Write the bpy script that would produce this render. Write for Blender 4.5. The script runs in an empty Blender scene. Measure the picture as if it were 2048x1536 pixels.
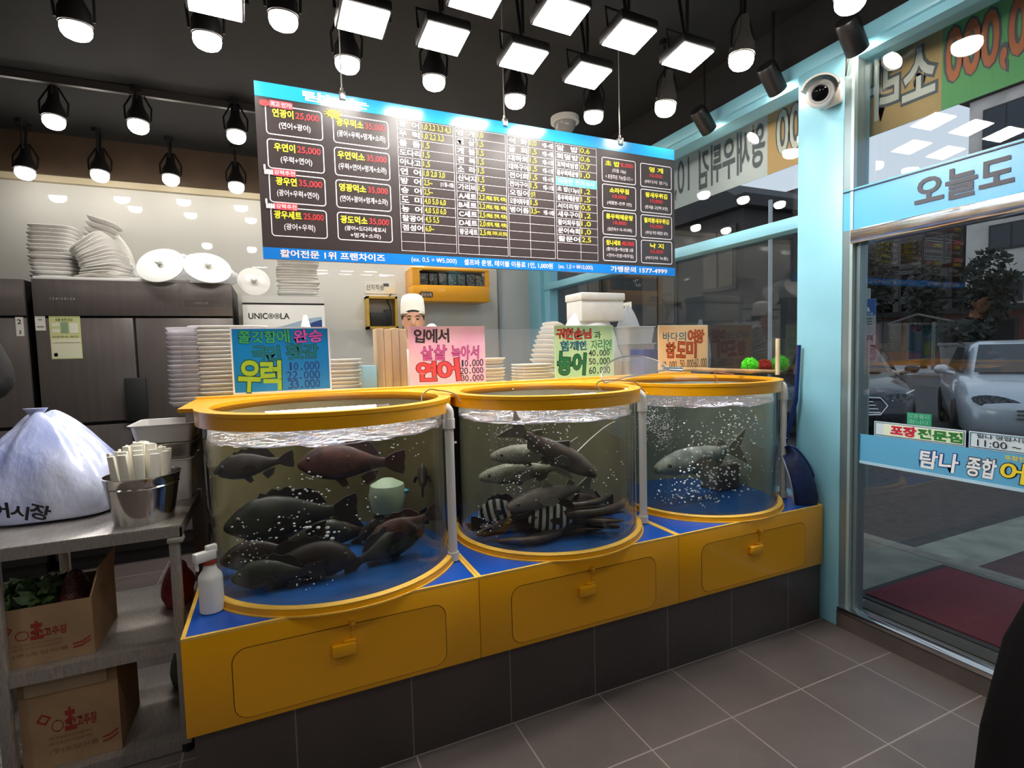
import bpy, bmesh, math, random
from mathutils import Vector, Matrix
R = random.Random(7)
PI = math.pi
SC = bpy.context.scene
COL = SC.collection

# ------------------------------------------------------------------ camera, world, exposure
FPX, CX, CY, CAMZ = 1058.0, 1024.0, 768.0, 1.5
def _n(v): return Vector(v).normalized()
AX = _n((2376.0, 128.0, -1058.036)); AY = _n((-474.0, 53.0, -1058.036)); AZ = AX.cross(AY)
ROT = Matrix((AX, AY, AZ))                      # camera axes -> world axes
CAM = Vector((0, 0, CAMZ))
cd = bpy.data.cameras.new('camera'); cam = bpy.data.objects.new('camera', cd); COL.objects.link(cam)
cd.sensor_width = 36; cd.lens = FPX / 2048 * 36; cd.clip_start = 0.02; cd.clip_end = 400
M4 = ROT.to_4x4(); M4.translation = CAM; cam.matrix_world = M4
SC.camera = cam
w = bpy.data.worlds.new('dusk sky'); SC.world = w; w.use_nodes = True
nt = w.node_tree; bg = nt.nodes['Background']
tc = nt.nodes.new('ShaderNodeTexCoord'); sx = nt.nodes.new('ShaderNodeSeparateXYZ'); rp = nt.nodes.new('ShaderNodeValToRGB')
nt.links.new(tc.outputs['Generated'], sx.inputs[0]); nt.links.new(sx.outputs['Z'], rp.inputs[0]); nt.links.new(rp.outputs[0], bg.inputs['Color'])
rp.color_ramp.elements[0].color = (.66, .72, .80, 1); rp.color_ramp.elements[1].color = (.55, .66, .84, 1)
bg.inputs['Strength'].default_value = 0.95
SC.view_settings.view_transform = 'Standard'; SC.view_settings.look = 'None'
SC.view_settings.gamma = 1; SC.view_settings.exposure = 0.30
SC.cycles.transparent_max_bounces = 32
LAMP_FLOOD, LAMP_SPOT, LAMP_TUBE = 78.0, 30.0, 9.0
SPOT_W = 17.0                                    # downward beam of each round lamp   # emission of the lamp faces

# ------------------------------------------------------------------ helpers
def P(px, py, ax, val):
    """the world point seen at photo pixel (px, py) on the plane axis = val"""
    d = ROT @ Vector((px - CX, -(py - CY), -FPX))
    return CAM + d * ((val - CAM[ax]) / d[ax])
def lin(c):
    return tuple(((v / 255 + .055) / 1.055) ** 2.4 if v > 10.3 else v / 255 / 12.92 for v in c[:3]) + (1,)
MATS = {}
def mat(name, col=(200, 200, 200), rough=.5, metal=0, spec=.5, emit=0, noise=0, nscale=8, bump=0, bscale=60, trans=0, coat=0, col2=None, stretch=None):
    if name in MATS: return MATS[name]
    m = bpy.data.materials.new(name); m.use_nodes = True; MATS[name] = m
    t = m.node_tree; b = t.nodes['Principled BSDF']
    b.inputs['Base Color'].default_value = lin(col); b.inputs['Roughness'].default_value = rough
    b.inputs['Metallic'].default_value = metal; b.inputs['Specular IOR Level'].default_value = spec
    b.inputs['Coat Weight'].default_value = coat
    if emit:
        b.inputs['Emission Color'].default_value = lin(col); b.inputs['Emission Strength'].default_value = emit
    if trans: b.inputs['Transmission Weight'].default_value = trans
    if noise or bump:
        tcn = t.nodes.new('ShaderNodeTexCoord'); mp = t.nodes.new('ShaderNodeMapping')
        t.links.new(tcn.outputs['Object'], mp.inputs[0])
        if stretch: mp.inputs['Scale'].default_value = stretch
    if noise:
        n = t.nodes.new('ShaderNodeTexNoise'); n.inputs['Scale'].default_value = nscale; n.inputs['Detail'].default_value = 5
        mx = t.nodes.new('ShaderNodeMix'); mx.data_type = 'RGBA'
        t.links.new(mp.outputs[0], n.inputs['Vector'])
        rmp = t.nodes.new('ShaderNodeValToRGB'); rmp.color_ramp.elements[0].position = .35; rmp.color_ramp.elements[1].position = .65
        t.links.new(n.outputs['Fac'], rmp.inputs[0]); t.links.new(rmp.outputs[0], mx.inputs[0])
        c2 = col2 or tuple(max(0, v * (1 - noise)) for v in col)
        mx.inputs[6].default_value = lin(col); mx.inputs[7].default_value = lin(c2)
        t.links.new(mx.outputs[2], b.inputs['Base Color'])
    if bump:
        n2 = t.nodes.new('ShaderNodeTexNoise'); n2.inputs['Scale'].default_value = bscale; n2.inputs['Detail'].default_value = 3
        t.links.new(mp.outputs[0], n2.inputs['Vector'])
        bp = t.nodes.new('ShaderNodeBump'); bp.inputs['Strength'].default_value = bump; bp.inputs['Distance'].default_value = .02
        t.links.new(n2.outputs['Fac'], bp.inputs['Height']); t.links.new(bp.outputs[0], b.inputs['Normal'])
    return m
def sheet(name, tint=(1, 1, 1), base=.04, rough=0.0, body=0, bodycol=(230, 230, 235), bump=0, bscale=10, power=5):
    """clear sheet: see-through, with the mirror reflection of a smooth pane, optionally a milky body"""
    if name in MATS: return MATS[name]
    m = bpy.data.materials.new(name); m.use_nodes = True; MATS[name] = m
    t = m.node_tree; t.nodes.remove(t.nodes['Principled BSDF']); out = t.nodes['Material Output']
    tr = t.nodes.new('ShaderNodeBsdfTransparent'); tr.inputs[0].default_value = (*tint, 1)
    gl = t.nodes.new('ShaderNodeBsdfGlossy'); gl.inputs['Roughness'].default_value = rough
    lw = t.nodes.new('ShaderNodeLayerWeight'); lw.inputs[0].default_value = .5
    pw = t.nodes.new('ShaderNodeMath'); pw.operation = 'POWER'; pw.inputs[1].default_value = power
    ma = t.nodes.new('ShaderNodeMath'); ma.operation = 'MULTIPLY_ADD'; ma.inputs[1].default_value = 1 - base; ma.inputs[2].default_value = base
    t.links.new(lw.outputs['Facing'], pw.inputs[0]); t.links.new(pw.outputs[0], ma.inputs[0])
    ms = t.nodes.new('ShaderNodeMixShader'); src = tr.outputs[0]
    if body:
        df = t.nodes.new('ShaderNodeBsdfDiffuse'); df.inputs[0].default_value = lin(bodycol)
        tl = t.nodes.new('ShaderNodeBsdfTranslucent'); tl.inputs[0].default_value = lin(bodycol)
        m3 = t.nodes.new('ShaderNodeMixShader'); m3.inputs[0].default_value = .4
        t.links.new(df.outputs[0], m3.inputs[1]); t.links.new(tl.outputs[0], m3.inputs[2])
        m2 = t.nodes.new('ShaderNodeMixShader'); m2.inputs[0].default_value = body
        t.links.new(tr.outputs[0], m2.inputs[1]); t.links.new(m3.outputs[0], m2.inputs[2]); src = m2.outputs[0]
    t.links.new(ma.outputs[0], ms.inputs[0]); t.links.new(src, ms.inputs[1]); t.links.new(gl.outputs[0], ms.inputs[2])
    if bump:
        tcn = t.nodes.new('ShaderNodeTexCoord'); n2 = t.nodes.new('ShaderNodeTexNoise'); n2.inputs['Scale'].default_value = bscale; n2.inputs['Detail'].default_value = 4
        n2.inputs['Distortion'].default_value = 1.2
        t.links.new(tcn.outputs['Object'], n2.inputs['Vector'])
        bp = t.nodes.new('ShaderNodeBump'); bp.inputs['Strength'].default_value = bump; bp.inputs['Distance'].default_value = .03
        t.links.new(n2.outputs['Fac'], bp.inputs['Height']); t.links.new(bp.outputs[0], gl.inputs['Normal'])
    t.links.new(ms.outputs[0], out.inputs[0])
    return m

class MB:
    """collects shapes into one mesh"""
    def __init__(s): s.v = []; s.f = []; s.m = []
    def add(s, vs, fs, mi=0):
        o = len(s.v); s.v += [tuple(v) for v in vs]
        for f in fs: s.f.append(tuple(i + o for i in f)); s.m.append(mi)
        return s
    def box(s, x0, x1, y0, y1, z0, z1, bev=0, mi=0, seg=2, M=None):
        if bev:
            bm = bmesh.new(); bmesh.ops.create_cube(bm, size=1)
            for v in bm.verts: v.co = Vector(((x0 + x1) / 2 + v.co.x * (x1 - x0), (y0 + y1) / 2 + v.co.y * (y1 - y0), (z0 + z1) / 2 + v.co.z * (z1 - z0)))
            bmesh.ops.bevel(bm, geom=bm.edges[:], offset=bev, segments=seg, affect='EDGES', profile=.5)
            bm.verts.index_update(); vs = [v.co.copy() for v in bm.verts]; fs = [[v.index for v in f.verts] for f in bm.faces]; bm.free()
        else:
            vs = [Vector((x, y, z)) for x in (x0, x1) for y in (y0, y1) for z in (z0, z1)]
            fs = [(0, 1, 3, 2), (4, 6, 7, 5), (0, 4, 5, 1), (2, 3, 7, 6), (0, 2, 6, 4), (1, 5, 7, 3)]
        if M: vs = [M @ v for v in vs]
        return s.add(vs, fs, mi)
    def rings(s, rs, caps=True, closed=False, mi=0):
        n = len(rs[0]); o = []
        for r in rs: o += list(r)
        fs = []; k = len(rs)
        for i in range(k if closed else k - 1):
            a, b = i * n, ((i + 1) % k) * n
            for j in range(n): fs.append((a + j, a + (j + 1) % n, b + (j + 1) % n, b + j))
        if caps and not closed:
            fs.append(tuple(range(n - 1, -1, -1))); fs.append(tuple(range((k - 1) * n, k * n)))
        return s.add(o, fs, mi)
    def lathe(s, prof, c=(0, 0, 0), n=32, mi=0, caps=True, M=None, closed=False):
        rs = []
        for r, z in prof:
            ring = [Vector((r * math.cos(2 * PI * j / n), r * math.sin(2 * PI * j / n), z)) for j in range(n)]
            rs.append([(M @ v if M else v) + Vector(c) for v in ring])
        return s.rings(rs, caps, closed, mi)
    def tube(s, pts, r, n=10, mi=0, flat=None, caps=True):
        pts = [Vector(p) for p in pts]; rs = []; rr = r if isinstance(r, (list, tuple)) else [r] * len(pts); up = None
        for i, p in enumerate(pts):
            a = pts[max(i - 1, 0)]; b = pts[min(i + 1, len(pts) - 1)]; t = (b - a).normalized()
            if up is None:
                up = Vector((0, 0, 1)) if abs(t.z) < .9 else Vector((0, 1, 0))
            sd = t.cross(up).normalized(); up = sd.cross(t).normalized()
            f = flat or 1
            rs.append([p + sd * (rr[i] * math.cos(2 * PI * j / n)) + up * (rr[i] * f * math.sin(2 * PI * j / n)) for j in range(n)])
        return s.rings(rs, caps, False, mi)
    def prism(s, poly, O, U, V, N, t, mi=0):
        """polygon (u, v) in frame O, U, V, thickness t along N"""
        O, U, V, N = Vector(O), Vector(U), Vector(V), Vector(N); n = len(poly)
        a = [O + U * u + V * v for u, v in poly]; b = [p + N * t for p in a]
        fs = [tuple(range(n)), tuple(range(2 * n - 1, n - 1, -1))] + [(i, n + i, n + (i + 1) % n, (i + 1) % n) for i in range(n)]
        return s.add(a + b, fs, mi)
    def ball(s, c, r, n=12, m=8, mi=0, sc=(1, 1, 1)):
        rs = []
        for i in range(1, m):
            th = PI * i / m - PI / 2
            rs.append([Vector(c) + Vector((r * sc[0] * math.cos(th) * math.cos(2 * PI * j / n), r * sc[1] * math.cos(th) * math.sin(2 * PI * j / n), r * sc[2] * math.sin(th))) for j in range(n)])
        return s.rings(rs, True, False, mi)
    def flat(s, vs, fs, O, U, V, mi=0):
        O, U, V = Vector(O), Vector(U), Vector(V)
        return s.add([O + U * a + V * b for a, b in vs], fs, mi)
    def xf(s, M):
        s.v = [tuple(M @ Vector(v)) for v in s.v]; return s

def wloc(o):
    l = Vector((0, 0, 0))
    while o: l += o.location; o = o.parent
    return l
def build(name, mb, m, parent=None, loc=None, sharp=38, solid=None, sub=0):
    """one mesh object; mb in world coordinates"""
    me = bpy.data.meshes.new(name)
    L = wloc(parent) if parent else Vector(loc or (0, 0, 0))
    me.from_pydata([tuple(Vector(v) - L) for v in mb.v], [], mb.f)
    ms = m if isinstance(m, (list, tuple)) else [m]
    for k in ms: me.materials.append(k)
    me.polygons.foreach_set('material_index', mb.m)
    bm = bmesh.new(); bm.from_mesh(me); bmesh.ops.recalc_face_normals(bm, faces=bm.faces[:]) if not getattr(mb, 'keep', 0) else None
    bm.to_mesh(me); bm.free()
    me.polygons.foreach_set('use_smooth', [True] * len(me.polygons))
    me.set_sharp_from_angle(angle=math.radians(sharp))
    o = bpy.data.objects.new(name, me); COL.objects.link(o)
    if parent: o.parent = parent
    elif loc: o.location = L
    if sub:
        md = o.modifiers.new('smooth', 'SUBSURF'); md.levels = sub; md.render_levels = sub
    return o
def tag(o, label=None, cat=None, group=None, kind=None):
    if label: o['label'] = label
    if cat: o['category'] = cat
    if group: o['group'] = group
    if kind: o['kind'] = kind
    return o
def thing(name, loc, label, cat, group=None):
    o = bpy.data.objects.new(name, None); COL.objects.link(o); o.location = loc; o.empty_display_size = .1
    return tag(o, label, cat, group)
def dup(src, loc, rot=None, label=None, group=None):
    r = src.copy(); COL.objects.link(r); r.location = loc
    if rot is not None: r.rotation_euler = rot
    if label: r['label'] = label
    if group: r['group'] = group
    for ch in list(src.children):
        c = ch.copy(); COL.objects.link(c); c.parent = r
        for g in list(ch.children):
            d = g.copy(); COL.objects.link(d); d.parent = c
    return r
def struct(name, mb, m, parent=None, label=None):
    o = build(name, mb, m, parent)
    if not parent: tag(o, label, None, None, 'structure')
    return o
ORD = 'first second third fourth fifth sixth seventh eighth ninth tenth eleventh twelfth thirteenth fourteenth fifteenth sixteenth seventeenth eighteenth nineteenth twentieth'.split() + ['twenty-' + k for k in 'first second third fourth fifth sixth'.split()]
def nth(i, n, end='top'):
    if i == 0: return 'topmost plate'
    if i == n - 1: return 'lowest plate'
    return ORD[i] + ' plate from the top'

# lettering: glyph outlines of the built-in typeface as flat meshes
_fc = bpy.data.curves.new('glyphs', 'FONT'); _fo = bpy.data.objects.new('glyphs', _fc); _fs = bpy.data.scenes.new('glyphs'); _fs.collection.objects.link(_fo); _fc.resolution_u = 3
_GC = {}
def glyphs(body, bold=0.0, space=1.0):
    k = (body, round(bold, 4), space)
    if k in _GC: return _GC[k]
    _fc.body = body; _fc.offset = bold; _fc.space_character = space
    
    with bpy.context.temp_override(scene=_fs, view_layer=_fs.view_layers[0]): dg = bpy.context.evaluated_depsgraph_get(); dg.update()
    e = _fo.evaluated_get(dg); me = bpy.data.meshes.new_from_object(e, depsgraph=dg)
    vs = [(v.co.x, v.co.y) for v in me.vertices]; fs = [tuple(p.vertices) for p in me.polygons]
    bpy.data.meshes.remove(me)
    _GC[k] = (vs, fs); return _GC[k]
class Plane:
    """a flat face to write on: O origin, U reading direction, V up, N towards the reader"""
    def __init__(s, O, U, V):
        s.O, s.U, s.V = Vector(O), Vector(U), Vector(V); s.N = s.U.cross(s.V).normalized()
    def at(s, u, v, e=0): return s.O + s.U * u + s.V * v + s.N * e
    def uv(s, p): d = Vector(p) - s.O; return d.dot(s.U), d.dot(s.V)
def write(mb, pl, body, u0, v0, u1, v1, mi=0, bold=.0, e=.001, keep=False, align='c', space=1.0, jit=0, slant=0, ref=None):
    """body fitted into the rectangle u0..u1, v0..v1 (v0 lower)"""
    if jit:
        chars = [c for c in body]; n = len(chars); wd = [(.55 if c == ' ' else (.6 if c in '0123456789,.' else 1)) for c in chars]; tot = sum(wd); x = u0; rr = random.Random(hash_(body))
        for c, k in zip(chars, wd):
            cw = (u1 - u0) * k / tot
            if c != ' ':
                vs, fs = glyphs(c, bold); rx = [a for a, b in (ref and glyphs(c, 0)[0] or vs)]; ry = [b for a, b in (ref and glyphs(c, 0)[0] or vs)]
                w_, h_ = max(rx) - min(rx), max(ry) - min(ry); a = rr.uniform(-jit, jit); sc = rr.uniform(.9, 1.06)
                hh = (v1 - v0) * (.28 if c in ',.' else sc); ww = cw * (.35 if c in ',.' else .92 * sc)
                if c == '1': ww = cw * .4
                mx, my = (max(rx) + min(rx)) / 2, (max(ry) + min(ry)) / 2
                cu, cv = x + cw / 2, (v0 + (v1 - v0) * .1 if c in ',.' else (v0 + v1) / 2 + rr.uniform(-jit, jit) * .25 * (v1 - v0))
                o = []
                for p, q in vs:
                    du, dv = (p - mx) / max(w_, 1e-5) * ww, (q - my) / max(h_, 1e-5) * hh
                    du += dv * slant
                    o.append((cu + du * math.cos(a) - dv * math.sin(a), cv + du * math.sin(a) + dv * math.cos(a)))
                mb.add([pl.at(p, q, e) for p, q in o], fs, mi)
            x += cw
        return
    vs, fs = glyphs(body, bold, space)
    if not vs: return
    xs = [a for a, b in vs]; ys = [b for a, b in vs]; x0, x1, y0, y1 = min(xs), max(xs), min(ys), max(ys)
    su, sv = (u1 - u0) / (x1 - x0), (v1 - v0) / (y1 - y0)
    ox = u0
    if keep:
        su = min(su, sv)
        if align == 'c': ox = (u0 + u1) / 2 - su * (x1 - x0) / 2
        if align == 'r': ox = u1 - su * (x1 - x0)
    mb.add([pl.at(ox + (a - x0) * su + (b - y0) * sv * slant, v0 + (b - y0) * sv, e) for a, b in vs], fs, mi)
def hash_(s): return sum((i + 1) * ord(c) for i, c in enumerate(s))
def rrect(u0, v0, u1, v1, r, n=5):
    o = []
    for cx, cy, a in ((u1 - r, v1 - r, 0), (u0 + r, v1 - r, 90), (u0 + r, v0 + r, 180), (u1 - r, v0 + r, 270)):
        for i in range(n + 1):
            t = math.radians(a + 90 * i / n); o.append((cx + r * math.cos(t), cy + r * math.sin(t)))
    return o
def outline(mb, pl, u0, v0, u1, v1, r, t, mi=0, e=.001):
    a = rrect(u0, v0, u1, v1, r); b = rrect(u0 + t, v0 + t, u1 - t, v1 - t, max(r - t, .0005)); n = len(a)
    mb.add([pl.at(*p, e) for p in a] + [pl.at(*p, e) for p in b], [(i, (i + 1) % n, n + (i + 1) % n, n + i) for i in range(n)], mi)
def patch(mb, pl, u0, v0, u1, v1, mi=0, e=.001, r=0):
    poly = rrect(u0, v0, u1, v1, r) if r else [(u0, v0), (u1, v0), (u1, v1), (u0, v1)]
    mb.add([pl.at(*p, e) for p in poly], [tuple(range(len(poly)))], mi)
def board(mb, pl, u0, v0, u1, v1, t, mi=0, e=0, r=0):
    poly = rrect(u0, v0, u1, v1, r) if r else [(u0, v0), (u1, v0), (u1, v1), (u0, v1)]
    mb.prism(poly, pl.at(0, 0, e - t), pl.U, pl.V, pl.N, t, mi)

# ------------------------------------------------------------------ materials
def tiles_mat(name, col, grout, sx_, sy_, ox, oy, gw, rough=.4, axis='XY', var=.12):
    m = mat(name, col, rough, noise=var, nscale=3.0, bump=.08, bscale=40); t = m.node_tree; b = t.nodes['Principled BSDF']
    src = b.inputs['Base Color'].links[0].from_socket
    g = t.nodes.new('ShaderNodeNewGeometry'); sp = t.nodes.new('ShaderNodeSeparateXYZ'); t.links.new(g.outputs['Position'], sp.inputs[0])
    fac = None
    for k, s_, o_ in ((axis[0], sx_, ox), (axis[1], sy_, oy)):
        if not s_: continue
        a = t.nodes.new('ShaderNodeMath'); a.operation = 'SUBTRACT'; t.links.new(sp.outputs[k], a.inputs[0]); a.inputs[1].default_value = o_ - 50 * s_
        d = t.nodes.new('ShaderNodeMath'); d.operation = 'PINGPONG'; t.links.new(a.outputs[0], d.inputs[0]); d.inputs[1].default_value = s_ / 2
        l = t.nodes.new('ShaderNodeMath'); l.operation = 'LESS_THAN'; t.links.new(d.outputs[0], l.inputs[0]); l.inputs[1].default_value = gw / 2
        if fac:
            x = t.nodes.new('ShaderNodeMath'); x.operation = 'MAXIMUM'; t.links.new(fac, x.inputs[0]); t.links.new(l.outputs[0], x.inputs[1]); fac = x.outputs[0]
        else: fac = l.outputs[0]
    mx = t.nodes.new('ShaderNodeMix'); mx.data_type = 'RGBA'; t.links.new(fac, mx.inputs[0]); t.links.new(src, mx.inputs[6]); mx.inputs[7].default_value = lin(grout)
    t.links.new(mx.outputs[2], b.inputs['Base Color'])
    return m
FLOOR = tiles_mat('slate floor tile', (90, 81, 78), (136, 124, 118), .402, .36, 2.42, 1.885, .006, .42)
PLINTH = tiles_mat('dark plinth tile', (74, 65, 62), (112, 104, 100), .399, 0, .003, 0, .005, .35, 'XZ', .1)
BLACK = mat('black ceiling paint', (17, 15, 15), .85, noise=.25, nscale=3)
BROWN = mat('brown bulkhead board', (66, 48, 30), .6, noise=.15, nscale=6)
WALL = mat('glossy white wall panel', (206, 205, 198), .015, spec=.5)
GLASS = sheet('window glass', (.93, .95, .95), .045)
DGLASS = sheet('door glass', (.80, .84, .84), .05)
LBLUE = mat('light blue powder coat', (138, 200, 220), .38, noise=.05, nscale=2)
SKYB = mat('header blue film', (92, 180, 228), .3)
STEEL = mat('brushed stainless steel', (190, 186, 182), .28, 1, noise=.12, nscale=40, stretch=(1, 1, 12))
CHROME = mat('bright stainless steel', (215, 212, 210), .12, 1)
ALU = mat('grey aluminium', (150, 165, 165), .4, .7)
YEL = mat('yellow acrylic', (240, 168, 10), .32, noise=.05, nscale=2, coat=.15)
YELE = mat('pale yellow edge trim', (240, 190, 78), .45)
BLUE = mat('blue acrylic top', (22, 84, 186), .3, noise=.06, nscale=4)
WHITE = mat('white plastic', (226, 224, 220), .4)
FOAM = mat('white foam tray', (236, 234, 230), .55, noise=.03, nscale=12)
PVC = mat('white pvc pipe', (214, 212, 206), .35)
BLK = mat('black plastic', (20, 20, 21), .4)
DKM = mat('dark lamp metal', (32, 30, 30), .45, .5)
FRIDGE = mat('dark steel fridge skin', (112, 105, 102), .3, .35, noise=.06, nscale=30, stretch=(1, 1, .05))
FRD = mat('dark fridge gap', (26, 22, 22), .5)
PAPER = mat('white paper', (235, 232, 224), .6)
INKB = mat('black ink', (22, 20, 22), .5)
RED = mat('red ink', (208, 40, 44), .5)
WOOD = mat('pale wood', (205, 165, 112), .5, noise=.25, nscale=8, stretch=(1, 1, .15))
TAN = mat('pale pine board', (222, 190, 150), .55, noise=.14, nscale=9, stretch=(4, 1, .2))
CARD = mat('kraft cardboard', (172, 140, 104), .8, noise=.1, nscale=7)
LAMP = mat('lit flood panel', (255, 250, 242), emit=LAMP_FLOOD)
BULB = mat('lit bulb face', (255, 248, 238), emit=LAMP_SPOT)
TUBE = mat('lit tube glass', (246, 240, 255), emit=LAMP_TUBE)

# ------------------------------------------------------------------ the room
WY, CZ = 5.45, 3.3            # back wall, ceiling height
FX = 2.66                     # inner face of the shopfront
GX = 2.80
struct('floor', MB().box(-4, FX + .14, -3.2, WY + .1, -.1, 0), FLOOR)
struct('ceiling', MB().box(-4, 3.0, -3.2, WY + .15, CZ, CZ + .1), BLACK)
struct('wall_back', MB().box(-4, 2.28, WY, WY + .12, 0, CZ), WALL)
struct('wall_left', MB().box(-4.1, -4, -3.2, WY + .1, 0, CZ), mat('plain left wall', (170, 165, 158), .5))
struct('wall_front', MB().box(-4, FX + .2, -3.3, -3.2, 0, CZ), mat('dim rear wall', (92, 84, 78), .6))
bz0 = 2.99
mb = MB(); mb.box(-4, 2.30, WY - .09, WY - .002, bz0, CZ)
struct('trim_1', mb, BROWN)                                    # brown band above the white wall
struct('trim_2', MB().box(-4, 2.30, WY - .05, WY - .002, bz0 - .05, bz0), mat('cream batten', (190, 178, 150), .5))
struct('wall_return', MB().box(2.30, 2.72, WY - .02, WY + .12, 0, CZ), mat('grey wall panel', (188, 190, 188), .2))
struct('trim_3', MB().box(2.282, 2.30, WY - .04, WY + .1, 0, CZ), ALU)
# beam over the shopfront
mb = MB(); mb.box(FX, FX + .16, -3.2, WY, 2.94, 3.02, .01); mb.box(FX + .02, FX + .16, -3.2, WY, 2.90, 2.94)
struct('trim_4', mb, LBLUE)
struct('wall_right', MB().box(FX + .04, FX + .2, -3.2, WY, 3.02, CZ), BLACK)
# pillar
py0, py1 = 1.795, 2.05
mb = MB(); mb.box(FX - .004, FX + .2, py0, py1, 0, 2.94, .004)
struct('pillar', mb, LBLUE)
struct('trim_5', MB().box(FX, FX + .2, WY - .30, WY - .02, 0, 2.94), LBLUE)       # far corner post
# shop window left of the pillar
win = struct('window_1', MB().box(FX + .04, FX + .16, py1, WY - .3, 2.145, 2.215, .006).box(FX + .04, FX + .16, py1, WY - .3, .0, .62), LBLUE)
tag(win, None, None, None, 'structure')
build('pane', MB().box(GX, GX + .006, py1, WY - .3, 2.215, 2.91), GLASS, win)
build('pane', MB().box(GX, GX + .006, py1, WY - .3, .62, 2.145), DGLASS, win)
build('mullion', MB().box(FX + .05, FX + .15, WY - .42, WY - .3, .62, 2.91), LBLUE, win)
# door front: mullion, header, glass, threshold
DX = 2.70
door = struct('door_1', MB().box(FX + .0, FX + .1, 1.752, py0, .07, 2.92).box(FX + .02, FX + .08, 1.72, 1.752, .1, 2.0), mat('silver door frame', (128, 146, 150), .35, .6))
build('jamb_strip', MB().box(FX - .006, FX + .02, 1.742, 1.756, .1, 2.92), mat('pale frame strip', (176, 198, 200), .35, .5), door)
build('glass', MB().box(DX, DX + .008, -3.1, 1.73, .115, 2.0), DGLASS, door)
build('transom_glass', MB().box(DX + .04, DX + .048, -3.1, 1.75, 2.26, 2.91), GLASS, door)
hd = build('header', MB().box(FX - .002, FX + .12, -3.1, py0 - .002, 2.06, 2.262), SKYB, door)
build('header_line', MB().box(FX - .008, FX, -3.1, py0 - .002, 2.248, 2.253), mat('dark blue line', (20, 40, 66), .4), hd)
build('rail', MB().box(FX - .012, FX + .1, -3.1, 1.752, 1.99, 2.058, .004), CHROME, door)
pl = Plane((FX - .0045, 0, 0), (0, -1, 0), (0, 0, 1))
def FU(px, py, x=FX): q = P(px, py, 0, x); return -q.y, q.z
mb = MB()
u0, _ = FU(1830, 400); u1, _ = FU(2030, 350)
write(mb, pl, '오늘도', u0, 2.093, u1, 2.222, bold=.03)
build('lettering', mb, mat('charcoal lettering', (58, 60, 74), .5), hd)
build('threshold', MB().box(FX - .01, FX + .12, -3.1, 1.80, 0, .088), mat('dark sill stone', (88, 78, 74), .5, noise=.1), door)
build('bottom_rail', MB().box(FX - .016, FX + .05, -3.1, 1.795, .088, .112, .003), CHROME, door)
# printed band across the door glass
bd = tag(thing('door_sticker_band', (DX - .004, 0, .9), 'light blue printed band across the glass door with white and yellow lettering', 'sticker'))
pl = Plane((DX - .004, 0, 0), (0, -1, 0), (0, 0, 1))
mb = MB(); board(mb, pl, -1.73, .895, 3, 1.035, .003, e=0)
build('film', mb, mat('sticker blue film', (96, 172, 214), .35), bd)
mb = MB(); board(mb, pl, -1.73, .885, 3, .899, .003, e=.002); build('lower_edge', mb, mat('pale sticker edge', (176, 212, 232), .35), bd)
mb = MB()
def FD(px, py): q = P(px, py, 0, DX - .004); return -q.y, q.z
x0 = FD(1838, 900)[0]; x1 = FD(1915, 930)[0]; x2 = FD(1990, 950)[0]; x3 = x2 + .30
zb, zt = .915, 1.0
for wd, a, b, mi in (('탐나', x0, x1, 0), ('종합', x1 + .03, x2, 2), ('어시장', x2 + .012, x3, 4)):
    for bo, k, ee in ((.07, mi + 1, .001), (.025, mi, .002)):
        vs, fs = None, None; write(mb, pl, wd, a - (.004 if bo > .05 else 0), zb - (.004 if bo > .05 else 0), b + (.004 if bo > .05 else 0), zt + (.004 if bo > .05 else 0), k, bo, ee, slant=.1)
write(mb, pl, '포장전문점', x2 + .03, 1.006, x2 + .14, 1.026, 4, .02, .001)
build('lettering', mb, [mat('sticker white', (232, 238, 242), .4), mat('sticker navy', (30, 66, 140), .4), MATS['sticker white'], mat('sticker brown', (70, 66, 80), .4), mat('sticker yellow', (236, 214, 60), .4), mat('sticker dark', (40, 50, 60), .4)], bd)
def plate_sign(name, label, a, b, z0, z1, items, col=(205, 222, 232), border=(26, 96, 130)):
    t = thing(name, (DX - .004, -a, z0), label, 'sign'); mb = MB(); board(mb, pl, a, z0, b, z1, .003); build('panel', mb, mat(name + ' face', col, .4), t)
    m2 = MB(); mats = [mat(name + ' border', border, .4)]; outline(m2, pl, a + .004, z0 + .004, b - .004, z1 - .004, .002, .003, 0)
    for tx, ua, ub, za, zb_, c, bo in items:
        if tx is None: patch(m2, pl, ua, za, ub, zb_, len(mats), .001)
        else: write(m2, pl, tx, ua, za, ub, zb_, len(mats), bo, .002)
        mats.append(mat('sign ink %d %d %d' % c, c, .5))
    build('lettering', m2, mats, t)
a, z1 = FD(1749, 822); b, z0 = FD(1931, 880); z0 = 1.037; z1 = 1.108; L = b - a
plate_sign('takeout_sign', 'small white sign with red and green lettering standing on the blue door band', a, b, z0, z1,
    [(None, a + L * .12, b - .006, z0 + .007, z1 - .007, (222, 232, 210), 0), ('포장', a + L * .2, a + L * .5, z0 + .012, z1 - .01, (196, 34, 62), .05), ('전문점', a + L * .51, b - .01, z0 + .012, z1 - .012, (36, 122, 48), .045)])
a2 = b + .012
plate_sign('opening_hours_sign', 'pale sign reading 11:00 beside the takeout sign on the door', a2, a2 + .34, z0, z1,
    [('탐나 영업시간', a2 + .03, a2 + .2, z0 + .046, z1 - .008, (70, 84, 96), .02), ('11:00 ~ 22:00', a2 + .03, a2 + .3, z0 + .012, z0 + .04, (38, 44, 54), .0)])
a3, zt = FD(1815, 787); b3, _ = FD(1864, 790)
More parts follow.
